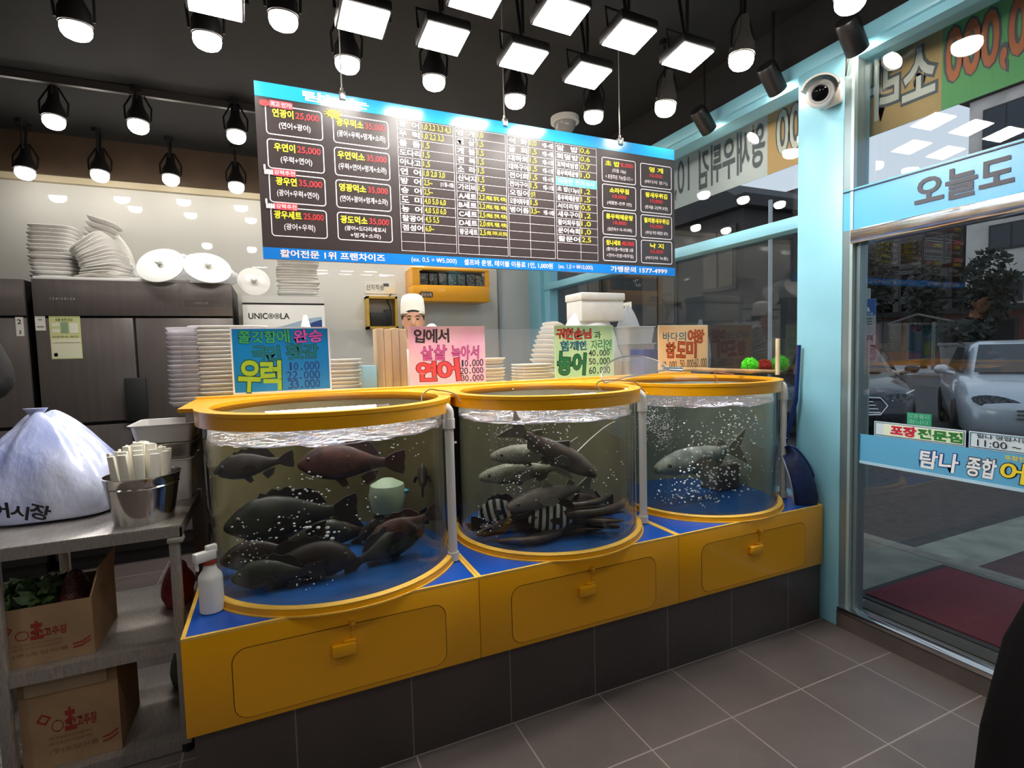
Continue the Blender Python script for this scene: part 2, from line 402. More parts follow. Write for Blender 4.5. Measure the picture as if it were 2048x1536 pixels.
plate_sign('green_door_sticker', 'small green square sticker with pale lettering above the takeout sign', a3, b3, 1.11, 1.165, [('오픈행사', a3 + .008, b3 - .008, 1.14, 1.158, (150, 210, 190), .0), ('합니다', a3 + .01, b3 - .01, 1.117, 1.134, (150, 210, 190), .0)], (40, 150, 110), (70, 180, 140))

# banner hung outside, printed side to the street, seen from behind through the glass
BX = 2.98
def banner(name, label, yA, yB, z0, z1, blocks):
    t = thing(name, (BX, (yA + yB) / 2, z0), label, 'banner')
    bp = Plane((BX, 0, 0), (0, 1, 0), (0, 0, 1))           # reads from the street: U = +y
    bp.N = Vector((-1, 0, 0))                               # the ink shows through on the room side
    m1 = MB(); mats = []
    m2 = MB(); mats2 = [mat('banner ink dark', (92, 98, 104), .7), mat('banner ink white', (206, 208, 200), .7), mat('banner ink orange', (186, 110, 74), .7)]
    for ya, yb, col, tx, ua, ub, c1, c2 in blocks:
        m1.box(BX, BX + .004, ya, yb, z0, z1, mi=len(mats)); mats.append(mat('banner cloth %d %d %d' % col, col, .8))
        if tx:
            if c2 is not None: write(m2, bp, tx, ua - .012, z0 + .055, ub + .012, z1 - .055, c2, .075, .001)
            write(m2, bp, tx, ua, z0 + .07, ub, z1 - .07, c1, .025, .0025)
    build('cloth', m1, mats, t); build('lettering', m2, mats2, t)
    return t
def BY(px, py): q = P(px, py, 0, BX); return q.y, q.z
yL, zb0 = BY(1348, 425); zT = BY(1600, 205)[1]; zB = BY(1600, 335)[1]
zB, zT = 2.60, 3.03
g = BY(1535, 280)[0]
y500 = BY(1500, 300)[0]; y350 = BY(1350, 350)[0]
yk0 = BY(1530, 290)[0]; yk1 = BY(1398, 350)[0]
banner('street_banner', 'grey banner outside the window with mirrored blue-grey lettering', 2.09, y350 + .45, zB, zT,
    [(g, y350 + .45, (196, 204, 208), '왕새우튀김', yk0, yk1, 0, None), (2.0, g, (196, 160, 110), None, 0, 0, 0, None)])
m2 = MB(); bp = Plane((BX, 0, 0), (0, 1, 0), (0, 0, 1)); bp.N = Vector((-1, 0, 0))
bn = bpy.data.objects['street_banner']
write(m2, bp, '10,000', yk1 + .1, zB + .06, yk1 + .52, zT - .07, 0, .0, .0025)
write(m2, bp, '10,000', yk0 - .56, zB + .04, yk0 - .08, zT - .05, 0, .07, .001); write(m2, bp, '10,000', yk0 - .55, zB + .05, yk0 - .09, zT - .06, 1, .01, .0025)
build('lettering', m2, [MATS['banner ink dark'], MATS['banner ink white']], bn)
ya = BY(1872, 130)[0]; yb = BY(1716, 200)[0]; ym = BY(1636, 200)[0]; yo0 = BY(2085, 60)[0]; yo1 = BY(1893, 100)[0]; yc = BY(1885, 100)[0]
banner('street_banner', 'tan and green banner outside above the door with mirrored white lettering', -1.6, yb + .2, zB, zT,
    [(yc, yb + .22, (188, 158, 112), '소라무침', ya, ym, 1, 0), (-1.6, yc, (104, 168, 110), '10,000', yo0, yo1, 2, 0)])

# ------------------------------------------------------------------ outdoors
ASPH = mat('asphalt', (78, 74, 74), .85, noise=.2, nscale=12)
struct('sidewalk', MB().box(FX + .14, 3.90, -8, 24, -.2, .05), mat('pavement concrete', (124, 124, 114), .8, noise=.2, nscale=4))
struct('kerb', MB().box(3.90, 4.03, -8, 24, -.2, .055, .01), mat('kerb stone', (136, 130, 122), .8, noise=.15, nscale=9))
struct('street', MB().box(4.03, 70, -40, 80, -.3, 0), ASPH)
struct('crossing', MB().box(4.04, 8.2, 1.86, 2.24, .0, .012), mat('pale crossing concrete', (150, 150, 138), .8, noise=.18, nscale=5))
struct('red_paving', MB().box(4.04, 9, -4, 1.855, .0, .01), mat('worn red paving', (92, 66, 66), .85, noise=.15, nscale=6))
struct('far_pavement', MB().box(25.5, 32.9, -30, 60, 0, .12), mat('snowy pavement', (206, 206, 210), .8, noise=.25, nscale=1.2))
mr = thing('door_mat', (3.4, 1.2, .05), 'dark red entrance mat lying outside the glass door', 'mat')
build('pile', MB().box(3.02, 3.82, .25, 1.88, .05, .066, .004), mat('wine red carpet', (108, 26, 42), .95, noise=.15, nscale=80), mr)
build('edge', MB().box(2.98, 3.86, .21, 1.92, .05, .058), mat('dark mat edge', (40, 34, 36), .8), mr)
gm = build('rubber_mat', MB().box(2.86, 2.97, 1.0, 1.84, .05, .056, .002), mat('grey rubber mat', (70, 64, 58), .9))
tag(gm, 'thin grey rubber strip mat between door sill and red mat', 'mat')

def building(label, x0, x1, y0, y1, h, col, roof, wins, rooftype='flat', wcol=(46, 52, 60), frame=(60, 56, 54), noise=.1, face='x'):
    """block whose street face is x = x0; wins = (y, z, w, h)"""
    t = thing('building', ((x0 + x1) / 2, (y0 + y1) / 2, 0), label, 'building', 'buildings across the street')
    wm = mat('masonry %d %d %d' % col, col, .85, noise=noise, nscale=1.5)
    build('wall', MB().box(x0, x1, y0, y1, 0, h), wm, t)
    rm = mat('roof %d %d %d' % roof, roof, .8)
    if rooftype == 'gable':
        ym = (y0 + y1) / 2; e = .5
        mbb = MB(); mbb.prism([(y0 - e, h - .2), (ym, h + (y1 - y0) * .32), (y1 + e, h - .2), (y1 + e, h - .45), (ym, h + (y1 - y0) * .32 - .3), (y0 - e, h - .45)], (x0 - .4, 0, 0), (0, 1, 0), (0, 0, 1), (1, 0, 0), x1 - x0 + .8); build('roof', mbb, rm, t)
        mbb = MB(); mbb.prism([(y0, h - .01), (ym, h + (y1 - y0) * .32 - .35), (y1, h - .01)], (x0, 0, 0), (0, 1, 0), (0, 0, 1), (1, 0, 0), x1 - x0); build('gable', mbb, wm, t)
    else: build('roof', MB().box(x0 - .35, x1 + .35, y0 - .35, y1 + .35, h, h + .3), rm, t)
    for wy, wz, ww, wh in wins:
        f = build('window_frame', MB().box(x0 - .08, x0 + .02, wy - ww / 2 - .1, wy + ww / 2 + .1, wz - wh / 2 - .1, wz + wh / 2 + .1), mat('outer frame %d %d %d' % frame, frame, .6), t)
        build('window_pane', MB().box(x0 - .1, x0 - .07, wy - ww / 2, wy - .04, wz - wh / 2, wz + wh / 2).box(x0 - .1, x0 - .07, wy + .04, wy + ww / 2, wz - wh / 2, wz + wh / 2), mat('outer pane %d %d %d' % wcol, wcol, .15), f)
    return t
def XY(px, py, x): q = P(px, py, 0, x); return q.y, q.z
# houses on the far side, in one row
yA, zA = XY(1940, 195, 36); yZ, _ = XY(2300, 195, 36)
building('beige house with a dark eave and windows, seen above the door header', 36, 46, yZ, yA, zA - .3, (222, 212, 204), (70, 62, 60), [XY(2015, 245, 36) + (1.9, 1.9), XY(2025, 470, 36) + (1.8, 1.2), XY(2000, 580, 36) + (1.8, 1.1)])
yB_, zB_ = XY(1890, 420, 36)
building('narrow black house between the brick house and the beige house', 37.5, 45, yA + .5, yB_ + 2.2, XY(1930, 425, 37.5)[1], (44, 38, 38), (32, 28, 28), [XY(1920, 600, 37.5) + (1.5, 1.6)])
yA2, _ = XY(1660, 470, 36)
building('dark brick house with barred windows behind the parked dark car', 36, 44, yB_ + 3.2, yA2 + 2, XY(1800, 462, 36)[1], (66, 60, 58), (44, 40, 40), [XY(x, y, 36) + (2.6, 1.5) for x in (1745, 1800, 1850) for y in (505, 570, 630)], wcol=(34, 34, 36))
yA3, _ = XY(1690, 600, 33); yB3, _ = XY(2200, 600, 33)
building('low red brick shop row with shutters behind the white car', 33, 35, yB3, yA3, XY(1900, 628, 33)[1], (118, 68, 62), (52, 46, 46), [XY(x, 672, 33) + (1.8, 1.6) for x in (1768, 1850, 1985)], wcol=(40, 40, 44))
yA, _ = XY(1500, 420, 16); yB_, _ = XY(1612, 420, 16)
building('red brick house with rows of windows seen through the left shop window', 16, 17.4, yB_, yA, XY(1560, 412, 16)[1], (120, 66, 58), (70, 60, 58), [XY(x, y, 16) + (.8, .7) for x in (1540, 1580) for y in (470, 520, 575)], noise=.3)
yB_, _ = XY(1488, 400, 12); zz = XY(1470, 372, 12)[1]
bl = building('dark grey block close behind the left shop window', 12, 15, yB_, 26, XY(1500, 412, 12)[1], (70, 66, 64), (48, 46, 46), [XY(1330, 420, 12) + (1.2, .9), XY(1180, 560, 12) + (1.6, 2.1), XY(1320, 590, 12) + (1.6, 2.0), XY(1440, 520, 12) + (1.1, 1.6)], wcol=(86, 70, 52))
zlo = XY(1500, 412, 12)[1]
build('sloping_roof', MB().prism([(yB_ - .3, zlo + .1), (yB_ + 1.1, zz + .35), (26, zz + 1.2), (26, zlo + .31)], (11.7, 0, 0), (0, 1, 0), (0, 0, 1), (1, 0, 0), 3.6), mat('roof 48 46 46', (48, 46, 46)), bl)
lp_ = XY(1541, 400, 8.2); sl = build('street_lamp_post', MB().tube([(8.2, lp_[0], 0), (8.2, lp_[0], lp_[1])], .035, 8), mat('pale post', (190, 192, 190), .5)); tag(sl, 'thin pale post standing in front of the red brick house', 'post')

# trees
BARK = mat('tree bark', (58, 48, 42), .9, noise=.3)
LEAF = mat('dark evergreen leaf', (44, 52, 42), .8, noise=.3, nscale=3)
def tree(x, y, h, r, label, seed):
    q = random.Random(seed); t = thing('tree', (x, y, 0), label, 'tree', 'trees across the street')
    m1 = MB(); m1.tube([(x, y, 0), (x + .05, y, h * .3), (x, y + .1, h * .62)], [.16, .13, .07], 8)
    for k in range(7):
        a = q.uniform(0, 6.28); z0 = h * q.uniform(.3, .55); m1.tube([(x, y, z0), (x + math.cos(a) * r * .35, y + math.sin(a) * r * .35, z0 + r * .4), (x + math.cos(a) * r * .75, y + math.sin(a) * r * .75, z0 + r * .8)], [.06, .045, .02], 6)
    build('trunk', m1, BARK, t)
    m2 = MB()
    for k in range(900):
        a, b, c = q.uniform(0, 6.28), q.uniform(-1, 1), q.random() ** .4
        p = Vector((x + r * c * math.cos(a) * math.sqrt(1 - b * b), y + r * c * math.sin(a) * math.sqrt(1 - b * b), h * .68 + h * .34 * c * b)); s_ = q.uniform(.1, .26)
        d1 = Vector((q.uniform(-1, 1), q.uniform(-1, 1), q.uniform(-1, 1))).normalized() * s_; d2 = d1.orthogonal().normalized() * s_ * .6
        m2.add([p - d1, p + d2, p + d1, p - d2], [(0, 1, 2, 3)])
    build('crown', m2, LEAF, t)
for px, x, h, r, lb in ((1745, 31, 7.4, 1.15, 'dark evergreen tree beyond the parking sign'), (1850, 29, 5.4, .8, 'dark tree behind the gap between both cars'), (1975, 30.2, 5.6, 1.1, 'dark tree rising behind the white car')):
    tree(x, P(px, 600, 0, x).y, h, r, lb, px)
# planter with a small shrub
q = P(1925, 707, 0, 26.6); pt = thing('planter', (26.6, q.y, .12), 'round pale concrete planter with a low dark shrub on the far pavement', 'planter')
build('pot', MB().lathe([(.6, 0), (.68, .1), (.78, 1.1), (.83, 1.15), (.83, 1.26), (.72, 1.26), (.70, 1.1)], (26.6, q.y, .12), 28), mat('pale concrete', (150, 144, 140), .8), pt)
m2 = MB()
for k in range(160):
    a = R.uniform(0, 6.28); c = R.random() ** .5 * .9; p = Vector((26.6 + c * math.cos(a), q.y + c * math.sin(a), 1.3 + R.uniform(0, 1.0))); d1 = Vector((R.uniform(-1, 1), R.uniform(-1, 1), R.uniform(-.5, 1))) * .22; d2 = d1.orthogonal() * .5
    m2.add([p - d1, p + d2, p + d1, p - d2], [(0, 1, 2, 3)])
build('shrub', m2, LEAF, pt)
# arch frame of the tent on the far side
q0 = P(1780, 640, 0, 28)
m2 = MB()
for dy in (0, -.9): m2.tube([(28, P(1868, 640, 0, 28).y + dy, .121), (28, P(1868, 640, 0, 28).y + dy, 2.35)], .07, 8)
ts = build('tent_post_frame', m2.tube([(28, P(1775, 660, 0, 28).y, 2.35), (28, P(1835, 650, 0, 28).y, 2.75), (28, P(1910, 660, 0, 28).y, 2.3)], .05, 8), mat('pale tube frame', (120, 108, 102), .6))
tag(ts, 'pale arched tube frame with two posts on the far pavement', 'frame')

# accessible parking sign outside, left edge of the door glass
q = P(1733, 640, 0, 5.2); sy, sz = q.y, q.z
sg = thing('parking_sign', (5.2, sy, 0), 'blue accessible parking sign on a thin post outside the door', 'sign')
build('post', MB().tube([(5.22, sy, 0), (5.22, sy, sz + .3)], .02, 10), ALU, sg)
a, zt = -P(1714, 600, 0, 5.2).y, P(1714, 600, 0, 5.2).z; b, zb = -P(1751, 600, 0, 5.2).y, P(1735, 690, 0, 5.2).z
sp_ = Plane((5.2, 0, 0), (0, -1, 0), (0, 0, 1)); m1 = MB(); h_ = zt - zb
board(m1, sp_, a, zt - h_ * .36, b, zt, .012); build('blue_panel', m1, mat('sign blue', (28, 84, 152), .4), sg)
m1 = MB(); board(m1, sp_, a, zb, b, zt - h_ * .36, .012); build('text_panel', m1, mat('sign grey', (150, 156, 160), .5), sg)
m2 = MB(); cu, cv, k = (a + b) / 2 - .01, zt - h_ * .19, h_ * .2
def arc(c, r, a0, a1, t, n=20):
    ps = [(c[0] + r_ * math.cos(math.radians(a0 + (a1 - a0) * i / n)), c[1] + r_ * math.sin(math.radians(a0 + (a1 - a0) * i / n))) for r_ in (r, r - t) for i in range(n + 1)]
    m2.add([sp_.at(*p, .001) for p in ps], [(i, i + 1, n + 2 + i, n + 1 + i) for i in range(n)])
arc((cu, cv - k * .1), k * .42, 100, 360, k * .12); arc((cu - k * .12, cv + k * .62), k * .12, 0, 360, k * .11)
for p, q_ in (((-.12, .45), (-.02, .0)), ((-.02, .0), (.35, 0)), ((.35, 0), (.5, -.45)), ((-.1, .25), (.25, .2))):
    d = Vector((q_[0] - p[0], q_[1] - p[1])).normalized() * .06; nn = Vector((-d.y, d.x))
    m2.add([sp_.at(cu + k * (x_), cv + k * (y_), .0015) for x_, y_ in ((p[0] + nn.x, p[1] + nn.y), (q_[0] + nn.x, q_[1] + nn.y), (q_[0] - nn.x, q_[1] - nn.y), (p[0] - nn.x, p[1] - nn.y))], [(0, 1, 2, 3)])
write(m2, sp_, '장애인전용', a + .02, zt - h_ * .35, b - .02, zt - h_ * .3, 0, .0, .001)
write(m2, sp_, '주차구역', a + .02, zb + .03, b - .02, zb + h_ * .22, 1, .04, .001)
for i in range(3): patch(m2, sp_, a + .03, zt - h_ * (.44 + .06 * i), b - .03, zt - h_ * (.42 + .06 * i), 1, .001)
build('lettering', m2, [WHITE, INKB], sg)

# cars
def car(label, paint, origin, yaw, kind):
    t = thing('car', (0, 0, 0), label, 'car')
    pm = mat('car paint %d %d %d' % paint, paint, .25, .3, coat=.6); gm_ = mat('car glass', (24, 28, 32), .06, spec=.8)
    def ring(x, hw, z0, z1, rb=.12, n=16, tum=1.0):
        o = []
        for zc, hww in ((z0, hw * .9), (z0 + .08, hw * .98), ((z0 + z1) / 2, hw), (z1 - .10, hw * .97 * tum), (z1 - .02, hw * .88 * tum), (z1, hw * .6 * tum)):
            o.append((x, hww, zc))
        return [Vector(p) for p in o] + [Vector((p[0], -p[1], p[2])) for p in reversed(o)]
    m1 = MB(); S = [(2.28, .70, .32, .62), (2.2, .80, .24, .74), (1.95, .88, .22, .84), (1.2, .91, .22, .97), (.6, .92, .22, 1.0), (-1.2, .92, .22, 1.0), (-1.9, .9, .24, 1.0), (-2.25, .82, .3, .9)]
    m1.rings([ring(*s) for s in S]); build('body', m1, pm, t, sharp=50)
    m2 = MB(); S2 = [(1.0, .80, .93, .97), (.25, .72, .93, 1.40), (-.3, .70, .93, 1.47), (-1.1, .69, .93, 1.43), (-1.9, .76, .93, 1.0)]
    rr = [[Vector((x, y, z)) for y, z in ((hw, z0), (hw * .97, (z0 * .6 + z1 * .4)), (hw * .86, z1 - .05), (hw * .7, z1), (-hw * .7, z1), (-hw * .86, z1 - .05), (-hw * .97, z0 * .6 + z1 * .4), (-hw, z0))] for x, hw, z0, z1 in S2]
    m2.rings(rr); build('cabin', m2, pm, t, sharp=50)
    m3 = MB(); m3.add([(.96, .66, 1.0), (.96, -.66, 1.0), (.29, -.55, 1.40), (.29, .55, 1.40)], [(0, 1, 2, 3)]); m3.xf(Matrix.Translation((.035, 0, .012))); build('windshield', m3, gm_, t)
    for s in (1, -1):
        m4 = MB(); m4.add([(.75, s * .815, 1.02), (-1.45, s * .80, 1.02), (-1.1, s * .70, 1.37), (.2, s * .70, 1.37)], [(0, 1, 2, 3)]); build('side_window', m4, gm_, t)
        m5 = MB(); m5.ball((.72, s * 1.02, 1.05), .1, sc=(.6, 1.0, .75)); m5.tube([(.76, s * .86, .98), (.72, s * 1.0, 1.02)], .03, 8); build('wing_mirror', m5, pm, t)
        m6 = MB(); m6.rings([[Vector((2.18 - .03 * i, s * (.52 + .25 * math.cos(a)) , .68 + .085 * math.sin(a) + .04 * math.cos(a))) for a in [2 * PI * k / 16 for k in range(16)]] for i in (0, 3)]); m6.xf(Matrix.Translation((.06, s * .02, 0)))
        build('headlight', m6, mat('headlight lens', (176, 184, 194), .1, .6, noise=.5, nscale=25), t)
        for x in (1.38, -1.35):
            m7 = MB(); Mr = Matrix.Rotation(PI / 2, 4, 'X'); m7.lathe([(.19, -.1), (.3, -.1), (.325, -.07), (.325, .07), (.3, .1), (.19, .1)], (x, s * .83, .325), 24, M=Mr); wl = build('wheel', m7, mat('tyre rubber', (26, 25, 26), .8), t)
            m8 = MB(); m8.lathe([(.02, -.1), (.18, -.085), (.2, -.1), (.2, .1), (.18, .085), (.02, .1)], (x, s * .83, .325), 20, M=Mr); build('rim', m8, ALU, wl)
    m9 = MB()
    if kind == 'chrome':
        for i in range(4): m9.tube([(2.295 - .01 * abs(i - 1.5), -.42 + .03 * i, .50 + .05 * i), (2.33, 0, .50 + .05 * i), (2.295 - .01 * abs(i - 1.5), .42 - .03 * i, .50 + .05 * i)], .013, 6)
        m9.tube([(2.29, -.5, .6), (2.29, -.42, .47), (2.33, 0, .45), (2.29, .42, .47), (2.29, .5, .6), (2.25, .42, .7), (2.28, 0, .72), (2.25, -.42, .7), (2.29, -.5, .6)], .016, 6)
        for s in (1, -1): m9.tube([(2.24, s * .55, .66), (2.0, s * .84, .80)], .014, 6)
    else:
        for i in range(3): m9.box(2.27, 2.31, -.36, .36, .48 + .05 * i, .50 + .05 * i)
    build('grille', m9, CHROME, t)
    m10 = MB(); cp = Plane((2.34, 0, 0), (0, 1, 0), (0, 0, 1)); board(m10, cp, -.26, .36, .26, .46, .012); pt_ = build('number_plate', m10, PAPER, t)
    m11 = MB(); write(m11, cp, '69', .10, .375, .2, .445, 0, .03, .002); build('plate_digits', m11, INKB, pt_)
    t.location = origin; t.rotation_euler = (0, 0, yaw)
    return t
def along(px, depth, z=0):
    d = ROT @ Vector((px - CX, -(870 - CY), -FPX)); d = Vector((d.x, d.y, 0)) / FPX
    p = CAM + d * depth; return Vector((p.x, p.y, z))
car('dark saloon car with a chrome grille parked outside behind the door frame', (34, 38, 48), along(1668, 9.7), math.radians(-142), 'chrome')
car('silver white car parked outside facing the glass door', (196, 200, 208), along(2040, 8.3), math.radians(-150), 'plain')

# ------------------------------------------------------------------ tiled plinth and the three tank cabinets
CYF, CYB, CZ0, CZ1 = 1.877, 2.87, .312, .632
UX = [-.312, .675, 1.657, 2.645]
tp = build('tiled_plinth', MB().box(UX[0] + .02, UX[3] - .004, CYF + .012, CYB, 0, CZ0 - .004), PLINTH); tag(tp, 'dark tiled plinth carrying the row of yellow cabinets', 'plinth')
WHO = ['left', 'middle', 'right']
NEAR = ['nearest the steel trolley', 'in the middle of the row', 'against the blue pillar']
for i in range(3):
    a, b = UX[i] + .001, UX[i + 1] - .001
    t = thing('tank_cabinet', ((a + b) / 2, CYF, CZ0), 'low yellow cabinet with a blue top, ' + NEAR[i], 'cabinet', 'yellow tank cabinets')
    build('body', MB().box(a, b, CYF, CYB, CZ0, CZ1 - .006, .002), YEL, t)
    build('blue_top', MB().box(a + .012, b - .012, CYF + .010, CYB - .01, CZ1 - .006, CZ1), BLUE, t)
    mb = MB(); mb.box(a, b, CYF, CYF + .010, CZ1 - .006, CZ1 + .003); mb.box(a, a + .012, CYF + .01, CYB, CZ1 - .006, CZ1 + .003); mb.box(b - .012, b, CYF + .01, CYB, CZ1 - .006, CZ1 + .003)
    build('edge_trim', mb, YELE, t)
    pl = Plane((0, CYF, 0), (1, 0, 0), (0, 0, 1)); mx = (a + b) / 2
    d = build('door', MB().prism(rrect(mx - .355, .33, mx + .355, .562, .045), (0, CYF - .0015, 0), (1, 0, 0), (0, 0, 1), (0, 1, 0), .003), YEL, t)
    m2 = MB(); outline(m2, pl, mx - .358, .328, mx + .358, .565, .047, .0035, 0, .0005); build('door_gap', m2, mat('dark seam', (96, 62, 14), .7), t)
    hb = MB(); hb.box(mx - .052, mx + .028, CYF - .022, CYF - .001, .463, .505, .006); hb.box(mx - .012, mx + .028, CYF - .012, CYF - .001, .505, .513, .002)
    build('handle', hb, YEL, d)
    lb = MB(); lb.box(mx + .008, mx + .030, CYF - .009, CYF - .001, .558, .582, .003); lb.lathe([(.002, 0), (.007, .002), (.007, .008), (.002, .010)], (mx + .018, CYF - .009, .570), 12, M=Matrix.Rotation(PI / 2, 4, 'X')); lb.box(mx + .016, mx + .02, CYF - .006, CYF - .001, .513, .56)
    build('latch', lb, YEL, d)

# ------------------------------------------------------------------ the three round tanks
TK = [(.207, 2.335, .475), (1.195, 2.300, .437), (2.170, 2.31, .42)]
TZ0, TZW, TZB, TZ1 = CZ1, 1.20, 1.257, 1.315
DECKB = 2.872
TGLASS = sheet('tank acrylic', (.965, .975, .97), .03)
WSIDE = sheet('tank water', (.86, .87, .835), .012, power=6)
WTOP = sheet('rippled water surface', (.9, .92, .92), .10, .06, body=.34, bodycol=(206, 204, 226), bump=.9, bscale=16, power=3)
LINER = [mat('olive tank liner', (146, 132, 92), .6, noise=.15, nscale=3), mat('grey olive tank liner', (138, 132, 108), .6, noise=.15, nscale=3), mat('grey green tank liner', (146, 156, 146), .6, noise=.15, nscale=3)]
TFLOOR = mat('tank floor blue', (24, 92, 176), .5, noise=.15, nscale=5)
STATE = ['with dark rockfish, largest of the three', 'with grey mullet and striped fish, middle of the three', 'with one pale fish, beside the blue pillar']
for i, (cx, cy, r) in enumerate(TK):
    t = thing('fish_tank', (cx, cy, TZ0), 'round clear yellow-rimmed tank ' + STATE[i], 'fish tank', 'round fish tanks')
    mb = MB(); mb.lathe([(r - .012, TZ0 + .001), (r, TZ0 + .001), (r, TZB + .03), (r - .012, TZB + .03)], (cx, cy, 0), 96, caps=False, closed=True); build('glass_wall', mb, TGLASS, t)
    mb = MB(); mb.lathe([(r + .001, TZ0), (r + .026, TZ0), (r + .026, TZ0 + .008), (r + .022, TZ0 + .026), (r + .001, TZ0 + .026)], (cx, cy, 0), 96, caps=False, closed=True); br = build('base_ring', mb, YEL, t)
    mb = MB(); mb.lathe([(r + .001, TZ0 + .026), (r + .024, TZ0 + .0262), (r + .020, TZ0 + .030), (r + .001, TZ0 + .030)], (cx, cy, 0), 96, caps=False, closed=True); mb.lathe([(r + .026, TZ0), (r + .031, TZ0), (r + .031, TZ0 + .005), (r + .026, TZ0 + .005)], (cx, cy, 0), 96, caps=False, closed=True); build('ring_edge', mb, YELE, br)
    mb = MB(); mb.lathe([(0.001, TZ0 + .002), (r - .014, TZ0 + .002), (r - .014, TZ0 + .014), (.001, TZ0 + .014)], (cx, cy, 0), 64); build('tank_floor', mb, TFLOOR, t)
    # rear liner: the back half of the wall
    n = 40; ps = []
    for k in range(n + 1):
        l0, l1 = ((-8, 177), (-24, 158), (-38, 142))[i]; an = math.radians(l0 + (l1 - l0) * k / n); ps.append((math.cos(an), math.sin(an)))
    vs = []; fs = []
    for z in (TZ0 + .014, TZB + .02):
        for rr in (r - .014, r - .018): vs += [(cx + rr * c, cy + rr * s, z) for c, s in ps]
    m_ = n + 1
    for k in range(n):
        fs += [(k, k + 1, 2 * m_ + k + 1, 2 * m_ + k), (m_ + k + 1, m_ + k, 3 * m_ + k, 3 * m_ + k + 1), (2 * m_ + k, 2 * m_ + k + 1, 3 * m_ + k + 1, 3 * m_ + k), (k + 1, k, m_ + k, m_ + k + 1)]
    build('rear_liner', MB().add(vs, fs), LINER[i], t)
    # water: rippled top, clear side
    rw = r - .0185; N = 72; vs = []; fs = []; mi = []
    R1 = [.001] + [rw * k / 14 for k in range(1, 15)]
    for q, rr in enumerate(R1):
        for j in range(N):
            an = 2 * PI * j / N; x, y = cx + rr * math.cos(an), cy + rr * math.sin(an)
            zz = TZW + (.004 * math.sin(31 * x + 17 * y) + .003 * math.sin(53 * y - 22 * x + 1) + .003 * math.sin(71 * x + 1.7) * math.cos(64 * y)) 
            vs.append((x, y, zz))
    for q in range(len(R1) - 1):
        for j in range(N): fs.append((q * N + j, q * N + (j + 1) % N, (q + 1) * N + (j + 1) % N, (q + 1) * N + j))
    nt_ = len(fs); o = (len(R1) - 1) * N; b = len(vs)
    vs += [(cx + rw * math.cos(2 * PI * j / N), cy + rw * math.sin(2 * PI * j / N), TZ0 + .016) for j in range(N)]
    for j in range(N): fs.append((o + j, o + (j + 1) % N, b + (j + 1) % N, b + j))
    fs.append(tuple(range(b, b + N)))
    mb = MB(); mb.v = vs; mb.f = fs; mb.m = [1] * nt_ + [0] * (len(fs) - nt_)
    wo = build('water', mb, [WSIDE, WTOP], t, sharp=60)
    mb = MB(); q_ = []
    for j in range(N): q_.append((cx + (rw - .001) * math.cos(2 * PI * j / N), cy + (rw - .001) * math.sin(2 * PI * j / N), TZW + .002 + .004 * math.sin(j * .9)))
    mb.tube(q_ + [q_[0]], .0028, 6); build('waterline', mb, sheet('waterline film', (.95, .95, .97), .2, .15, body=.55, bodycol=(214, 214, 226)), t)
    # rim: band and deck with round opening
    mb = MB(); mb.lathe([(r + .002, TZB), (r + .022, TZB), (r + .022, TZ1 - .002), (r + .002, TZ1 - .002)], (cx, cy, 0), 96, caps=False, closed=True); build('rim_band', mb, YEL, t)
    wl, wr = (cx - UX[i]) + (.035 if i == 0 else -.001), UX[i + 1] - cx - .001
    if i == 2: wr = 2.63 - cx
    hole = r - .028; vs = []; fs = []; n = 128
    for z in (TZ1 - .014, TZ1):
        for j in range(n):
            an = 2 * PI * j / n; c, s = math.cos(an), math.sin(an)
            if s < -.001: ro = r + .024
            else:
                ro = 9
                if c > 1e-6: ro = min(ro, wr / c)
                if c < -1e-6: ro = min(ro, wl / -c)
                if s > 1e-6: ro = min(ro, (DECKB - cy) / s)
            vs += [(cx + hole * c, cy + hole * s, z), (cx + ro * c, cy + ro * s, z)]
    for j in range(n):
        k = (j + 1) % n; A = 2 * n
        fs += [(2 * j, 2 * k, 2 * k + 1, 2 * j + 1), (A + 2 * j, A + 2 * j + 1, A + 2 * k + 1, A + 2 * k), (2 * j + 1, 2 * k + 1, A + 2 * k + 1, A + 2 * j + 1), (2 * j, A + 2 * j, A + 2 * k, 2 * k)]
    dk = build('deck', MB().add(vs, fs), YEL, t)
    build('rear_panel', MB().box(cx - wl, cx + wr, DECKB - .018, DECKB, TZ1 - .09, TZ1 - .015), YEL, t)
    mb = MB(); mb.box(cx - wl, cx + wr, DECKB - .03, DECKB, TZ1 + .0005, TZ1 + .010, .002); build('rear_ledge', mb, YELE, dk)

# tube lights in the openings
def tube_light(p0, p1, label):
    p0, p1 = Vector(p0), Vector(p1); d = (p1 - p0).normalized(); t = thing('tube_light', tuple((p0 + p1) / 2), label, 'lamp', 'tube lights in the tank openings')
    a, b = p0 + d * .05, p1 - d * .05
    build('tube', MB().tube([a, b], .0165, 16), TUBE, t)
    for q, e in ((p0, a), (p1, b)): build('end_cap', MB().tube([q, e], .017, 14), mat('brown rubber cap', (70, 40, 26), .5), t)
    m = MB(); 
    return t
tz = TZ1 - .018
a = P(497, 814, 1, 2.0); b = P(780, 804, 1, 2.0)
tube_light((a.x, 2.02, tz), (b.x, 2.02, tz), 'glowing white tube light lying across the opening of the largest tank')
tube_light((TK[1][0] - .33, 2.04, tz - .012), (TK[1][0] + .18, 2.04, tz - .012), 'glowing tube light low in the opening of the middle tank')
tube_light((TK[2][0] - .30, 2.08, tz - .03), (TK[2][0] + .14, 2.08, tz - .03), 'glowing tube light hidden behind the rim of the tank by the pillar')

